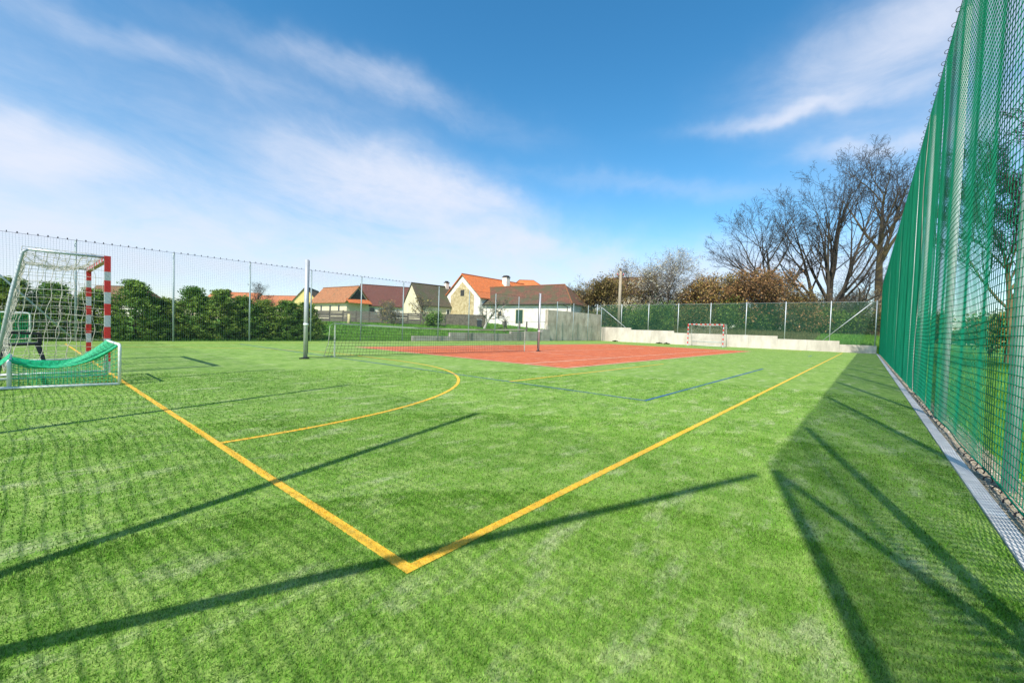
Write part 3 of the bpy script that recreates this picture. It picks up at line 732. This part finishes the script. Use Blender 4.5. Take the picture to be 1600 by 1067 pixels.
# ------------------------------------------------------------------ trees
def grow(T, C, p, d, L, r, lev, cfg, rg):
    n=cfg['seg'][lev]; pts=[p.copy()]; rad=[r]; rend=r*cfg['tap'][lev]
    d=d.copy(); st=L/n
    for i in range(n):
        j=Vector((rg.gauss(0,1),rg.gauss(0,1),rg.gauss(0,1)))*cfg['wig'][lev]
        d=(d+j+Vector((0,0,cfg['trop'][lev]))).normalized(); p=p+d*st; pts.append(p.copy()); rad.append(r+(rend-r)*(i+1)/n)
    if lev==0: rad[0]*=1.35
    (T if lev<=cfg.get('tl',1) else C).tube(pts,rad,cfg['n'][lev],caps=False)
    if lev>=cfg['max']: return
    k=cfg['kids'][lev]
    for c in range(k):
        t=cfg['t0'][lev]+(1-cfg['t0'][lev])*(c+rg.random())/k
        i=min(int(t*n),n-1); f=t*n-i; q=pts[i].lerp(pts[i+1],f); ax=(pts[i+1]-pts[i]).normalized(); rr=rad[i]+(rad[i+1]-rad[i])*f
        a=ax.orthogonal().normalized(); a.rotate(Matrix.Rotation(rg.uniform(0,2*math.pi)+c*2.4,3,ax))
        an=R(rg.uniform(*cfg['ang'][lev])); nd=(ax*math.cos(an)+a*math.sin(an)).normalized()
        grow(T,C,q,nd,L*rg.uniform(*cfg['len'][lev])*(1.15-.45*t),max(rr*rg.uniform(*((.55,.74) if lev==0 else (.46,.64))),cfg.get('rmin',.009)),lev+1,cfg,rg)
def bare_tree(name,label,locn,cfg,seed,group,stems=1,lean=(0,0),bm='bark',rz=0):
    rg=random.Random(seed); t=thing(name,label,'tree',locn,rz,group); T=MB();C=MB()
    for s in range(stems):
        a=2*math.pi*s/max(stems,1)+rg.uniform(-.3,.3); sp=cfg.get('stem_spread',0)*(1 if s else .3)
        d=Vector((math.cos(a)*sp+lean[0],math.sin(a)*sp+lean[1],1)).normalized()
        grow(T,C,Vector((math.cos(a)*.25*(stems>1),math.sin(a)*.25*(stems>1),-.3)),d,cfg['L']*(1 if s==0 else rg.uniform(.75,1)),cfg['r']*(1 if s==0 else rg.uniform(.55,.8)),0,cfg,rg)
    T.build('trunk',M[bm],t,True); C.build('crown',M['twig'],t,True)
    return t
OAK=dict(max=5,seg=[9,7,5,4,3,2],tap=[.16,.22,.3,.35,.4,.5],wig=[.05,.075,.09,.11,.13,.14],trop=[.02,.05,.045,.035,.03,.02],n=[9,7,5,4,3,3],rmin=.016,
   kids=[11,8,6,4,3],t0=[.36,.2,.2,.2,.2],ang=[(24,50),(18,40),(20,44),(22,46),(25,50)],len=[(.5,.72),(.42,.62),(.45,.66),(.5,.7),(.5,.7)],L=14,r=.48,tl=1)
FAN=dict(OAK,kids=[8,7,6,5,3],t0=[.22,.25,.2,.2,.2],ang=[(16,36),(18,40),(20,48),(25,50),(25,55)],len=[(.42,.60),(.42,.6),(.42,.6),(.4,.6),(.4,.6)],trop=[.03,.07,.05,.03,.02,.02],stem_spread=.42,L=15,r=.34)
def ground_at(u,D):
    p=at(u,D); p.z=gz(p.x,p.y); return p
bare_tree('bare_tree','left one of the three tall bare trees, with low sweeping boughs, behind the end wall',ground_at(1200,54),dict(OAK,L=11.0,r=.44,rmin=.013,kids=[11,7,5,3,3],t0=[.26,.2,.2,.2,.2],ang=[(32,62),(22,46),(20,46),(25,48),(25,50)],len=[(.62,.85),(.42,.62),(.45,.66),(.5,.68),(.5,.68)]),14,'tall bare trees',lean=(-.02,.05))
bare_tree('bare_tree','middle one of three tall bare trees, several stems fanning up behind the end wall',ground_at(1291,52),dict(FAN,L=16.6,r=.42,stem_spread=.25,wig=[.025,.06,.08,.10,.12,.13],kids=[9,6,4,3,2],rmin=.013),27,'tall bare trees',stems=4)
bare_tree('bare_tree','tallest bare tree with a thick mossy trunk right beside the green netting',ground_at(1372,54),dict(OAK,L=19,r=.62,kids=[10,7,5,4,2],t0=[.48,.22,.2,.2,.2],ang=[(20,44),(20,45),(20,50),(25,50),(25,55)],len=[(.40,.58),(.42,.6),(.45,.64),(.45,.62),(.45,.62)]),8,'tall bare trees',bm='barkmoss')
SM=dict(max=4,seg=[5,5,4,3,2],tap=[.5,.35,.35,.4,.5],wig=[.1,.16,.2,.25,.25],trop=[.03,.05,.04,.02,.0],n=[7,5,4,3,3],kids=[8,7,6,6],t0=[.3,.2,.15,.15],
   ang=[(25,60),(25,60),(30,65),(30,65)],len=[(.6,.85),(.5,.7),(.45,.65),(.4,.6)],L=4.2,r=.16,tl=1)
bare_tree('bare_tree','small bare tree between the middle and tallest trees behind the end wall',ground_at(1335,50),dict(SM,L=6.2,r=.17),5,'small bare trees')
def leafy_tree(name,label,locn,cfg,seed,group,mats,nleaf,size,spread=None,cat='tree',fill=.5,bm='bark',cz=None):
    """branches plus small leaf faces hung in clumps along the fine branches"""
    rg=random.Random(seed); t=thing(name,label,cat,locn,0,group); T=MB();C=MB()
    grow(T,C,Vector((0,0,-.3)),Vector((rg.uniform(-.1,.1),rg.uniform(-.1,.1),1)).normalized(),cfg['L'],cfg['r'],0,cfg,rg)
    T.build('trunk',M[bm],t,True); C.build('crown',M[cfg.get('tw','twig')],t,True)
    cv=np.array(C.v)
    idx=nrg.integers(0,len(cv),nleaf); P=cv[idx]+nrg.normal(size=(nleaf,3))*cfg.get('scat',.16)
    P=P[P[:,2]>.06]
    k=nrg.integers(0,len(mats),len(P))
    for i,mname in enumerate(mats):
        Vv,Ff=leafquads(P[k==i],size); npmesh('foliage',Vv,Ff,M[mname],t)
    return t
BUSH=dict(SM,kids=[10,8,7,4],t0=[.12,.15,.15,.15],len=[(.75,1.05),(.5,.75),(.45,.65),(.4,.6)],L=3.9,r=.14,scat=.22)
# belt of budding trees and shrubs behind the end wall: (u, depth, height L, materials, leaves, leaf size, label)
BELT=[(905,66,3.9,('oliveleaf',),1500,.12,'thin grey-twigged tree just right of the brown hipped barn roof','greytwig'),
 (925,60,3.3,('oliveleaf','brownleaf'),6500,.13,'olive brown budding shrub left of the concrete utility pole','twig'),
 (952,58,3.6,('oliveleaf','brownleaf'),7500,.13,'dark olive shrub right behind the concrete utility pole','twig'),
 (985,62,4.6,('oliveleaf','goldleaf'),4500,.12,'thin olive tree in front of the cream house wall','twig'),
 (1018,57,4.1,('goldleaf','oliveleaf','blossom'),6500,.12,'yellowish budding tree left of the white blossom tree','twig'),
 (1046,55,5.3,('blossom',),3600,.11,'white blossoming tree rising above the belt behind the end wall','greytwig'),
 (1072,57,3.7,('brownleaf','goldleaf'),8500,.13,'tan brown shrub just right of the white blossom tree','twig'),
 (1098,53,3.4,('brownleaf','goldleaf','rustleaf'),8500,.13,'golden brown shrub above the left post of the far goal','twig'),
 (1128,55,3.7,('oliveleaf','brownleaf'),8000,.13,'dark olive brown tree above the right post of the far goal','twig'),
 (1158,52,3.9,('oliveleaf','goldleaf'),7500,.13,'olive tree with yellow buds left of the russet tree','twig'),
 (1190,50,4.1,('rustleaf','rustleaf','brownleaf'),12000,.13,'big russet tree, the reddest crown behind the end wall','twig'),
 (1216,54,4.0,('rustleaf','brownleaf'),8500,.13,'russet brown tree under the left tall bare tree','twig'),
 (1245,52,3.0,('brownleaf','oliveleaf'),6000,.13,'low brown shrub left of the multi-stemmed bare tree','twig'),
 (1275,57,2.9,('brownleaf','goldleaf'),4500,.12,'low tan shrub behind the multi-stemmed bare tree','greytwig'),
 (1318,56,3.2,('rustleaf','goldleaf','blossom'),3800,.11,'sparse pinkish budding shrub right of the multi-stemmed bare tree','greytwig'),
 (1350,53,3.5,('rustleaf','brownleaf','blossom'),4800,.11,'sparse rusty shrub at the foot of the tallest tree','greytwig')]
for i,(u,D,Lh,ms,nl,sz,lab,tw) in enumerate(BELT):
    leafy_tree('budding_tree',lab,ground_at(u,D),dict(BUSH,L=Lh*1.15,tw=tw,kids=[10,9,7,5]),40+i,'budding trees behind the end wall',ms,int(nl*.62),sz)
# undergrowth seen through the end fence: one shrub per bay
UB=[]
for i,u in enumerate((948,990,1035,1085,1138,1190,1240,1290,1335,1362)):
    t=leafy_tree('undergrowth_shrub','green undergrowth shrub seen through the end fence, %s from the left'%('first second third fourth fifth sixth seventh eighth ninth tenth'.split()[i]),ground_at(u,49.5 if i else 52.5),dict(BUSH,L=2.0,r=.07,kids=[11,8,6,3],t0=[.02,.1,.15,.15],scat=.32),80+i,'undergrowth behind the end fence',('shrubleaf','hedgeleafb') if i%3 else ('shrubleaf','oliveleaf'),4200 if i<8 else 1500,.11,cat='shrub')
for i,u in enumerate((936,968,1012,1058,1110,1162,1214,1262)):
    t=leafy_tree('undergrowth_shrub','low brownish undergrowth shrub in the second row behind the end fence, %s from the left'%('first second third fourth fifth sixth seventh eighth'.split()[i]),ground_at(u,53),dict(BUSH,L=1.7,r=.06,kids=[10,7,6,3],t0=[.03,.1,.15,.15],scat=.34),180+i,'undergrowth behind the end fence',('oliveleaf','shrubleaf'),3600,.13,cat='shrub')
# small garden and background trees
bare_tree('bare_tree','bare tree behind the orange roofs above the hedge',ground_at(405,88),dict(SM,L=5.2,r=.16),31,'small bare trees')
bare_tree('bare_tree','bare tree behind the dark red roof',ground_at(578,92),dict(SM,L=5.6,r=.16),32,'small bare trees')
leafy_tree('garden_tree','pruned garden tree in front of the cream gable of the mossy house',ground_at(660,52),dict(SM,L=2.7,r=.15,kids=[7,5,4,3],wig=[.12,.25,.3,.3,.3]),33,'garden trees',('goldleaf','oliveleaf'),260,.12)
leafy_tree('garden_tree','round garden shrub tree with fine pale green buds left of the fence post',ground_at(610,50),dict(BUSH,L=1.9,r=.07,tw='greytwig'),34,'garden trees',('shrubleaf','goldleaf'),1600,.07)
leafy_tree('garden_tree','garden tree with whitewashed trunk in front of the white barn',ground_at(757,50),dict(SM,L=2.9,r=.17,kids=[7,5,5,3],ang=[(40,75),(25,60),(30,65),(30,65)]),35,'garden trees',('oliveleaf','shrubleaf'),350,.09,bm='limewash')
leafy_tree('garden_tree','low crooked bare fruit tree left of the barn door',ground_at(792,49),dict(SM,L=1.7,r=.08,kids=[5,4,3,2],ang=[(50,85),(25,60),(30,65),(30,65)]),36,'garden trees',('oliveleaf',),60,.08)
leafy_tree('garden_tree','dark evergreen shrub along the garden fence beside the mossy house',ground_at(678,49),dict(BUSH,L=1.2,r=.06),37,'garden trees',('hedgeleaf',),2600,.10)
# trees outside the right netting
bare_tree('bare_tree','bare tree seen through the netting right of the nearest fence post',(25.5,-8.6,-.05),dict(OAK,L=8.5,r=.20),51,'trees beyond the netting',bm='barkmoss')
bare_tree('bare_tree','bare tree seen through the netting left of the nearest fence post',(34,-7.4,-.05),dict(OAK,L=8.5,r=.2),52,'trees beyond the netting',bm='barkmoss')
for i,(x,y) in enumerate(((46,-13),(50,-9),(53,-5.5),(44,-17.5))):
    leafy_tree('undergrowth_shrub','dark shrub far beyond the right netting, %s from the right'%('second third fourth first'.split()[i]),(x,y,gz(x,y)),dict(BUSH,L=2.3,r=.09),60+i,'shrubs beyond the netting',('oliveleaf','hedgeleafb'),5000,.15,cat='shrub')

n=52000; a=nrg.uniform(R(-28),R(64),n); rr_=nrg.uniform(108,122,n); hh_=nrg.random(n)**.8*(3.6+2.6*np.sin(a*31)*np.sin(a*13+1)+1.2*np.sin(a*77))
Cc=np.stack([CAM.x+rr_*np.cos(a),CAM.y+rr_*np.sin(a),1.0+np.maximum(hh_,0)],1)
Vv,Ff=leafquads(Cc,.55,asp=1.3); o=npmesh('treeline',Vv,Ff,M['farwood']); tag(o,'far brownish green treeline low on the horizon','treeline',kind='stuff')
# ------------------------------------------------------------------ conifer hedge on the left
def conifer_mesh(seed, H, Wd, n, mname):
    rg=np.random.default_rng(seed); C=[]
    nspr=330
    for s in range(nspr):
        z=H*(rg.random()**.85)*.98+.05; rmax=Wd*(1-.02-(z/H)**1.35*.95)*(.85+.3*rg.random()); a=rg.uniform(0,2*np.pi); r=rmax*(.35+.65*rg.random()**.5)
        c=np.array([r*math.cos(a),r*math.sin(a),z])
        d=np.array([math.cos(a),math.sin(a),.55+rg.normal()*.25]); d/=np.linalg.norm(d)
        t=rg.random((n//nspr,1)); ln=.22+.28*rg.random()
        C.append(c+d*(t-.3)*ln+rg.normal(size=(n//nspr,3))*(.04+.075*(1-t)))
    return leafquads(np.concatenate(C),.047,flat=.0,asp=2.3,up=.35)
CV=[]
for i in range(6):
    H=2.9+.25*(i%3); CV.append((conifer_mesh(100+i,H,.98+.1*(i%2),13500,None),'hedgeleaf' if i%2 else 'hedgeleafb',H))
ordn='first second third fourth fifth sixth seventh eighth ninth tenth eleventh twelfth thirteenth fourteenth fifteenth sixteenth'.split()
HX=[-3.6,-2.5,-1.2,-.1,1.05,2.3,3.4,4.5,5.55,6.6,7.6,8.7,9.8]
hs_scale=[.90,.78,.74,.84,.74,.84,.72,.88,.80,.84,.74,.70,.80]
meshes=[]
for i,x in enumerate(HX):
    (Vv,Ff),mn,H=CV[i%6]
    t=thing('hedge_shrub','dense green conifer shrub in the hedge behind the left fence, %s from the left'%ordn[i],'shrub',(x,23.55+.25*math.sin(i*2.1),-.03),i*1.3,'conifer hedge shrubs')
    if i<6:
        o=npmesh('foliage',Vv,Ff,M[mn],t); b=MB(); b.tube([(0,0,-.1),(.02,0,H*.5),(0,.02,H*.93)],[.06,.04,.01],6); tr=b.build('trunk',M['bark'],t); meshes.append((o.data,tr.data))
    else:
        link('foliage',meshes[i%6][0],t); link('trunk',meshes[i%6][1],t)
    s=hs_scale[i]; t.scale=(1.2,1.2,s*.90)
for i,(u,v) in enumerate(((973,533.5),(1052,536.5),(1064,537))):
    d=FW*FPX+RT*(u-800)+UP*(533.5-v); p=CAM+d*((.02-CAM.z)/d.z) if d.z<0 else Vector((40,15,0))
    p.x=min(p.x,42.0); n=160; a=nrg.uniform(0,6.28,n); r=nrg.uniform(0,.22,n); Cc=np.stack([r*np.cos(a),r*np.sin(a)*1.6,.03+nrg.uniform(0,.12,n)*(1-r*3)],1)
    Vv,Ff=leafquads(Cc,.07); o=npmesh('weed_clump',Vv,Ff,M['weed']); o.location=(p.x,p.y,0)
    tag(o,('dark weed clump at the foot of the end wall under the utility pole','left one of two dark weed clumps beside the far goal','right one of two dark weed clumps, nearest the far goal post')[i],'weeds',group='weed clumps')

# ------------------------------------------------------------------ houses
def uvroof(o):
    """planar UV per roof face: u along the eave, v up the slope, in metres"""
    me=o.data; uv=me.uv_layers.new(name='uv')
    for p in me.polygons:
        n=p.normal; e=Vector((-n.y,n.x,0)); e=e.normalized() if e.length>1e-4 else Vector((1,0,0)); s=n.cross(e)
        for li in p.loop_indices:
            co=me.vertices[me.loops[li].vertex_index].co; uv.data[li].uv=(co.dot(e),co.dot(s))
def house(name,label,A,B,depth,wall_h,ridge_h,wallm,roofm,hipR=0,hipL=0,over=.35,zbase=None,gable=None,cat='house',rake=None):
    """A,B: front wall base corners (world xy), house extends `depth` away from the camera; heights are world z"""
    A=Vector((A.x,A.y,0)); B=Vector((B.x,B.y,0)); d=(B-A); Ln=d.length; d.normalize(); nrm=Vector((-d.y,d.x,0))
    if nrm.dot(Vector((FW.x,FW.y,0)))<0: nrm=-nrm
    z0=min(gz(A.x,A.y),gz(B.x,B.y))-.4 if zbase is None else zbase
    t=thing(name,label,cat,(A.x,A.y,z0),math.atan2(d.y,d.x))
    sgn=1 if (Matrix.Rotation(math.atan2(d.y,d.x),3,'Z')@Vector((0,1,0))).dot(nrm)>0 else -1
    dp=depth*sgn; h=wall_h-z0; rh=ridge_h-z0; my=dp/2
    b=MB(); b.poly([(0,0,0),(Ln,0,0),(Ln,0,h),(0,0,h)]); b.poly([(0,dp,0),(0,dp,h),(Ln,dp,h),(Ln,dp,0)])
    gi=1 if gable else 0
    b.poly([(0,0,0),(0,0,h),(0,my,h if hipL else rh-.05),(0,dp,h),(0,dp,0)],gi); b.poly([(Ln,0,0),(Ln,dp,0),(Ln,dp,h),(Ln,my,h if hipR else rh-.05),(Ln,0,h)],gi)
    b.build('wall',[wallm,gable] if gable else wallm,t)
    sl=(rh-h)/abs(my); ez=h-sl*over; o_=over*sgn; xl=-over*(.6 if not hipL else 1); xr=Ln+over*(.6 if not hipR else 1)
    RL=(hipL if hipL else xl,my,rh); RR=(Ln-hipR if hipR else xr,my,rh)
    FL=(xl,-o_,ez); FR=(xr,-o_,ez); BLk=(xl,dp+o_,ez); BR=(xr,dp+o_,ez)
    b=MB(); up=(0,0,.14)
    def face(pts):
        n=(Vector(pts[1])-Vector(pts[0])).cross(Vector(pts[2])-Vector(pts[0]))
        b.prism(pts if n.z<0 else pts[::-1],up)
    face([FL,FR,RR,RL]); face([BR,BLk,RL,RR])
    if hipR: face([FR,BR,RR])
    if hipL: face([BLk,FL,RL])
    rf=b.build('roof',roofm,t); uvroof(rf)
    b=MB(); z_=rh+.15; b.tube([(RL[0],my,z_),(RR[0],my,z_)],.10,6)
    if hipR: b.tube([(RR[0],my,z_),(FR[0],FR[1],ez+.16)],.09,6)
    if hipL: b.tube([(RL[0],my,z_),(FL[0],FL[1],ez+.16)],.09,6)
    b.build('ridge_tiles',rake or roofm,rf)
    return t,rf,dict(Ln=Ln,dp=dp,sgn=sgn,h=h,rh=rh,my=my,z0=z0)
def fit(I,name,t,x0,x1,z0,z1,m,frame=None,on='front',thick=.05):
    """a door or window set 5 cm proud of the front wall or the left gable; z are world heights"""
    s=I['sgn']; b=MB(); za,zb=z0-I['z0'],z1-I['z0']
    if on=='front': b.box(x0,x1,min(-thick*s,0),max(-thick*s,0),za,zb)
    else: b.box(-thick,0,min(x0*s,x1*s),max(x0*s,x1*s),za,zb)
    o=b.build(name,m,t)
    if frame:
        b=MB(); f=.1
        for (a,c_,e,g) in ((x0-f,x0,z0,z1+f),(x1,x1+f,z0,z1+f),(x0,x1,z1,z1+f)):
            if on=='front': b.box(a,c_,min(-(thick+.03)*s,0),max(-(thick+.03)*s,0),e-I['z0'],g-I['z0'])
            else: b.box(-thick-.03,0,min(a*s,c_*s),max(a*s,c_*s),e-I['z0'],g-I['z0'])
        b.build('frame',frame,o)
    return o
def chimney(rf,x,y,z0,z1,w_,m,cap=None):
    b=MB(); b.box(x-w_/2,x+w_/2,y-w_/2,y+w_/2,z0,z1); o=b.build('chimney',m,rf)
    b=MB(); b.box(x-w_/2-.06,x+w_/2+.06,y-w_/2-.06,y+w_/2+.06,z1,z1+.12)
    b.box(x-w_/2+.08,x+w_/2-.08,y-w_/2+.08,y+w_/2-.08,z1+.12,z1+.32); b.build('chimney_cap',cap or M['gloom'],o)
# white barn
t,rf,I=house('barn','long white barn with a mossy brown hipped roof and a green door',at(736,66),at(891,56),7.0,4.75,7.55,M['whitewash'],M['r_brown'],hipR=2.9,over=.3,cat='barn',rake=M['r_tan'])
fit(I,'door',t,8.55,9.75,1.9,3.85,M['dgreen'],M['cream'])
fit(I,'window',t,5.3,5.9,3.0,3.6,M['glass'],M['cream'])
tubepart('gutter',[(0,-.42*I['sgn'],I['h']-.16),(I['Ln'],-.42*I['sgn'],I['h']-.16)],.07,M['gloom'],t,6)
tubepart('downpipe',[(16.3,-.40*I['sgn'],I['h']-.2),(16.9,-.1*I['sgn'],I['h']-.5),(16.9,-.1*I['sgn'],.3)],.045,M['gloom'],t,6)
# orange roofed house with the gable towards the court
t,rf,I=house('farmhouse','big house with bright orange tiled roof, white and fieldstone gable',at(749,64),at(842,76),7.9,5.9,9.35,M['whitewash'],M['r_orange'],over=.45)
b=MB(); s=I['sgn']; my=I['my']; h=I['h']; rh=I['rh']
b.prism([(-.01,my-2.6*s,0),(-.01,my+2.6*s,0),(-.01,my+2.6*s,h+.15),(-.01,my,rh-1.15),(-.01,my-2.6*s,h+.15)],(-.05,0,0)); b.build('stone_gable',M['fieldstone'],t)
fit(I,'window',t,abs(my)-.5,abs(my)+.35,6.0,6.95,M['gloom'],None,'left',.09)
chimney(rf,9.2,my-1.2*s,rh-1.3,rh+.55,.95,M['whitewash'])
t,rf,I=house('farmhouse','orange hipped roof standing behind the white barn, right of the white chimney',at(792,82),at(858,82),8,8.4,10.95,M['whitewash'],M['r_orange'],hipR=3.2,hipL=2.2,rake=M['r_old'])
# mossy house
t,rf,I=house('cottage','cottage with dark mossy roof and cream gable',at(655,64),at(714,69),4.8,4.45,7.6,M['cream'],M['r_moss'],over=.25)
fit(I,'window',t,5.0,5.5,2.9,3.8,M['glass'],M['whitewash'])
chimney(rf,I['Ln']-.6,I['my'],I['rh']-.5,I['rh']+.75,.6,M['whitewash'])
# tan house + dark red house
t,rf,I=house('cottage','cream cottage with tan tiled roof and a dark open gable',at(488,76),at(541,70),4.3,5.02,7.35,M['cream'],M['r_tan'],over=.5)
fit(I,'window',t,5.4,5.8,3.0,4.1,M['glass'],None); fit(I,'window',t,8.0,8.4,3.0,4.1,M['glass'],None); fit(I,'window',t,2.6,3.0,3.0,4.1,M['glass'],None)
b=MB(); s=I['sgn']; h=I['h']; b.prism([(I['Ln']+.02,.5*s,h+.1),(I['Ln']+.02,I['dp']-.5*s,h+.1),(I['Ln']+.02,I['my'],I['rh']-.35)],(.06,0,0)); b.build('gable_shade',M['gloom'],t)  # dark slab stands in for the shade inside the open gable
b=MB(); b.prism([(I['Ln']+.05,-.2*s,h+.15),(I['Ln']+.05,I['dp'],h+.15),(I['Ln']+1.0,I['dp'],h-.55),(I['Ln']+1.0,-.2*s,h-.55)],(0,0,.1)); o=b.build('porch_roof',M['r_orange'],t); uvroof(o)
t,rf,I=house('cottage','white cottage with a long dark red tiled roof',at(566,74),at(652,78),7.2,4.6,8.2,M['whitewash'],M['r_red'],over=.35)
fit(I,'window',t,1.2,2.0,3.2,4.0,M['glass'],None); fit(I,'door',t,2.9,4.3,1.7,3.8,M['gloom'],None)
t,rf,I=house('cottage','yellow gabled house with brown roof behind the left net pole',at(457,80),at(480,92),4.3,5.1,7.75,M['yellowwash'],M['r_umber'],over=.3)
t,rf,I=house('cottage','long low orange tiled roof seen over the hedge left of the yellow house',at(388,92),at(470,88),7,4.3,6.6,M['cream'],M['r_old'])
t,rf,I=house('cottage','orange tiled house with a small dark chimney seen over the hedge',at(316,96),at(392,96),7,4.9,7.4,M['cream'],M['r_old'])
chimney(rf,3.9,I['my'],I['rh']-.4,I['rh']+.35,.5,M['gloom'])
t,rf,I=house('cottage','white cottage with brown hipped roof behind the near goal',at(128,80),at(226,80),6,3.8,6.8,M['whitewash'],M['r_umber'],hipR=2.6)
t,rf,I=house('cottage','low brown roof peeping over the hedge between two fence posts',at(276,84),at(348,84),6,3.6,5.4,M['cream'],M['r_umber'],hipL=2)
t,rf,I=house('cottage','cream house with brown roof half hidden by trees behind the utility pole',at(938,76),at(1016,72),7,8.0,11.0,M['cream'],M['r_umber'],over=.35)
# cream hut beyond the right netting
t,rf,I=house('garden_hut','small pale yellow hut far beyond the right netting',at(1589,56),at(1640,54),2.4,2.0,2.6,M['yellowwash'],M['r_umber'],over=.2,cat='hut')

# ------------------------------------------------------------------ garden fence, walls, poles, bin
gf=thing('board_fence','weathered dark board fence with gaps at the top of the grassy bank','fence',tuple(at(494,49,gz(at(494,49).x,at(494,49).y))))
p0=gf.location.copy(); p1_=at(696,51); d=Vector((p1_.x-p0.x,p1_.y-p0.y,0)); Ln=d.length; gf.rotation_euler=(0,0,math.atan2(d.y,d.x))
npst=10
def gfz(x): q=p0+d.normalized()*x; return gz(q.x,q.y)-p0.z
for k in range(npst+1):
    x=Ln*k/npst; b=MB(); zz=gfz(x); b.box(x-.07,x+.07,-.07,.07,zz-.3,zz+1.38+rng.uniform(-.05,.12)); b.build('post',M['wood'],gf)
for k in range(npst):
    x0,x1=Ln*k/npst,Ln*(k+1)/npst; b=MB(); za,zb=gfz(x0),gfz(x1)
    for j in range(6):
        c0=.12+.215*j+rng.uniform(-.03,.03); hh=.19+rng.uniform(-.02,.02)
        b.prism([(x0+.02,-.09,za+c0),(x1-.02,-.09,zb+c0+rng.uniform(-.04,.04)),(x1-.02,-.09,zb+c0+hh),(x0+.02,-.09,za+c0+hh)],(0,-.03,0))
    b.build('board_panel',M['wood'],gf)
def slab(name,label,cat,a,b_,h,th,m):
    p=Vector((a.x,a.y,0)); q=Vector((b_.x,b_.y,0)); d=(q-p); L_=d.length; z=min(gz(a.x,a.y),gz(b_.x,b_.y))
    mb=MB(); mb.box(0,L_,0,th,-.4,h); o=mb.build(name,m); o.location=(p.x,p.y,z); o.rotation_euler=(0,0,math.atan2(d.y,d.x)); tag(o,label,cat); return o
slab('garden_wall','dark rubble garden wall between the board fence and the white barn','wall',at(696,53),at(758,53),1.55,.4,M['darkstone'])
sp=ground_at(545,46); b=MB(); b.tube([(0,0,-.2),(.03,.02,.5),(-.02,0,1.15)],[.22,.17,.15],9); b.tube([(.02,0,.7),(.2,.05,1.05)],[.07,.05],6); o=b.build('tree_stump',M['straw'],None,True); o.location=sp; tag(o,'pale yellowish tree stump in front of the board fence','stump')
bn=thing('wheelie_bin','dark refuse bin with pale lid edge by the garden wall','bin',ground_at(749,51.5),R(-50))
b=MB(); b.prism([(-.26,-.3,0.08),(.26,-.3,.08),(.3,-.34,.98),(-.3,-.34,.98)],(0,.62,0)); b.build('body',M['binplastic'],bn)
b=MB(); b.box(-.32,.32,-.37,.34,.985,1.05); b.build('lid',M['gpost'],bn)
for x in (-.24,.24):
    b=MB(); b.tube([(x-.03,.3,.1),(x+.03,.3,.1)],.1,10); b.build('wheel',M['plastic'],bn)
up_=thing('utility_pole','tall pale concrete utility pole with a rusty crossarm behind the end wall','pole',ground_at(966.5,49.2))
PH=at(966,49.2,v=424).z-up_.location.z
b=MB(); b.tube([(0,0,-.3),(0,0,PH)],[.21,.15],10); b.build('shaft',M['polecon'],up_,True)
b=MB(); Mr=Matrix.Rotation(R(-50),4,'Z'); b.box(-.4,.4,-.05,.05,PH-.55,PH-.45,0,Mr); b.build('crossarm',M['r_umber'],up_)
for x in (-.34,.34):
    b=MB(); q=Mr@Vector((x,0,0)); b.tube([(q.x,q.y,PH-.45),(q.x,q.y,PH-.36),(q.x,q.y,PH-.28)],[.05,.07,.03],8); b.build('insulator',M['red'],up_,True)
b=MB(); b.tube([(0,0,PH),(0,0,PH+.28)],[.10,.06],8); b.build('cap',M['r_red'],up_,True)
cl=thing('clothes_line','dark wooden clothes line posts with a wire in front of the white barn','clothes line',ground_at(788,47))
q=ground_at(812,47); dv=Vector((q.x-cl.location.x,q.y-cl.location.y,0)); q3=ground_at(852,48); dv3=Vector((q3.x-cl.location.x,q3.y-cl.location.y,0))
for v_,hh in ((Vector((0,0,0)),1.25),(dv,1.3),(dv*1.45,1.3),(dv3,1.4)):
    b=MB(); b.box(v_.x-.06,v_.x+.06,v_.y-.06,v_.y+.06,-.2,hh); b.build('post',M['wood'],cl)
tubepart('wire',[(0,0,1.22),dv+Vector((0,0,1.25)),dv3+Vector((0,0,1.35))],.018,M['wire'],cl,5)
b=MB(); b.box(-.2,.2,-.16,.16,.75,1.2); b.build('nest_box',M['wood'],cl)
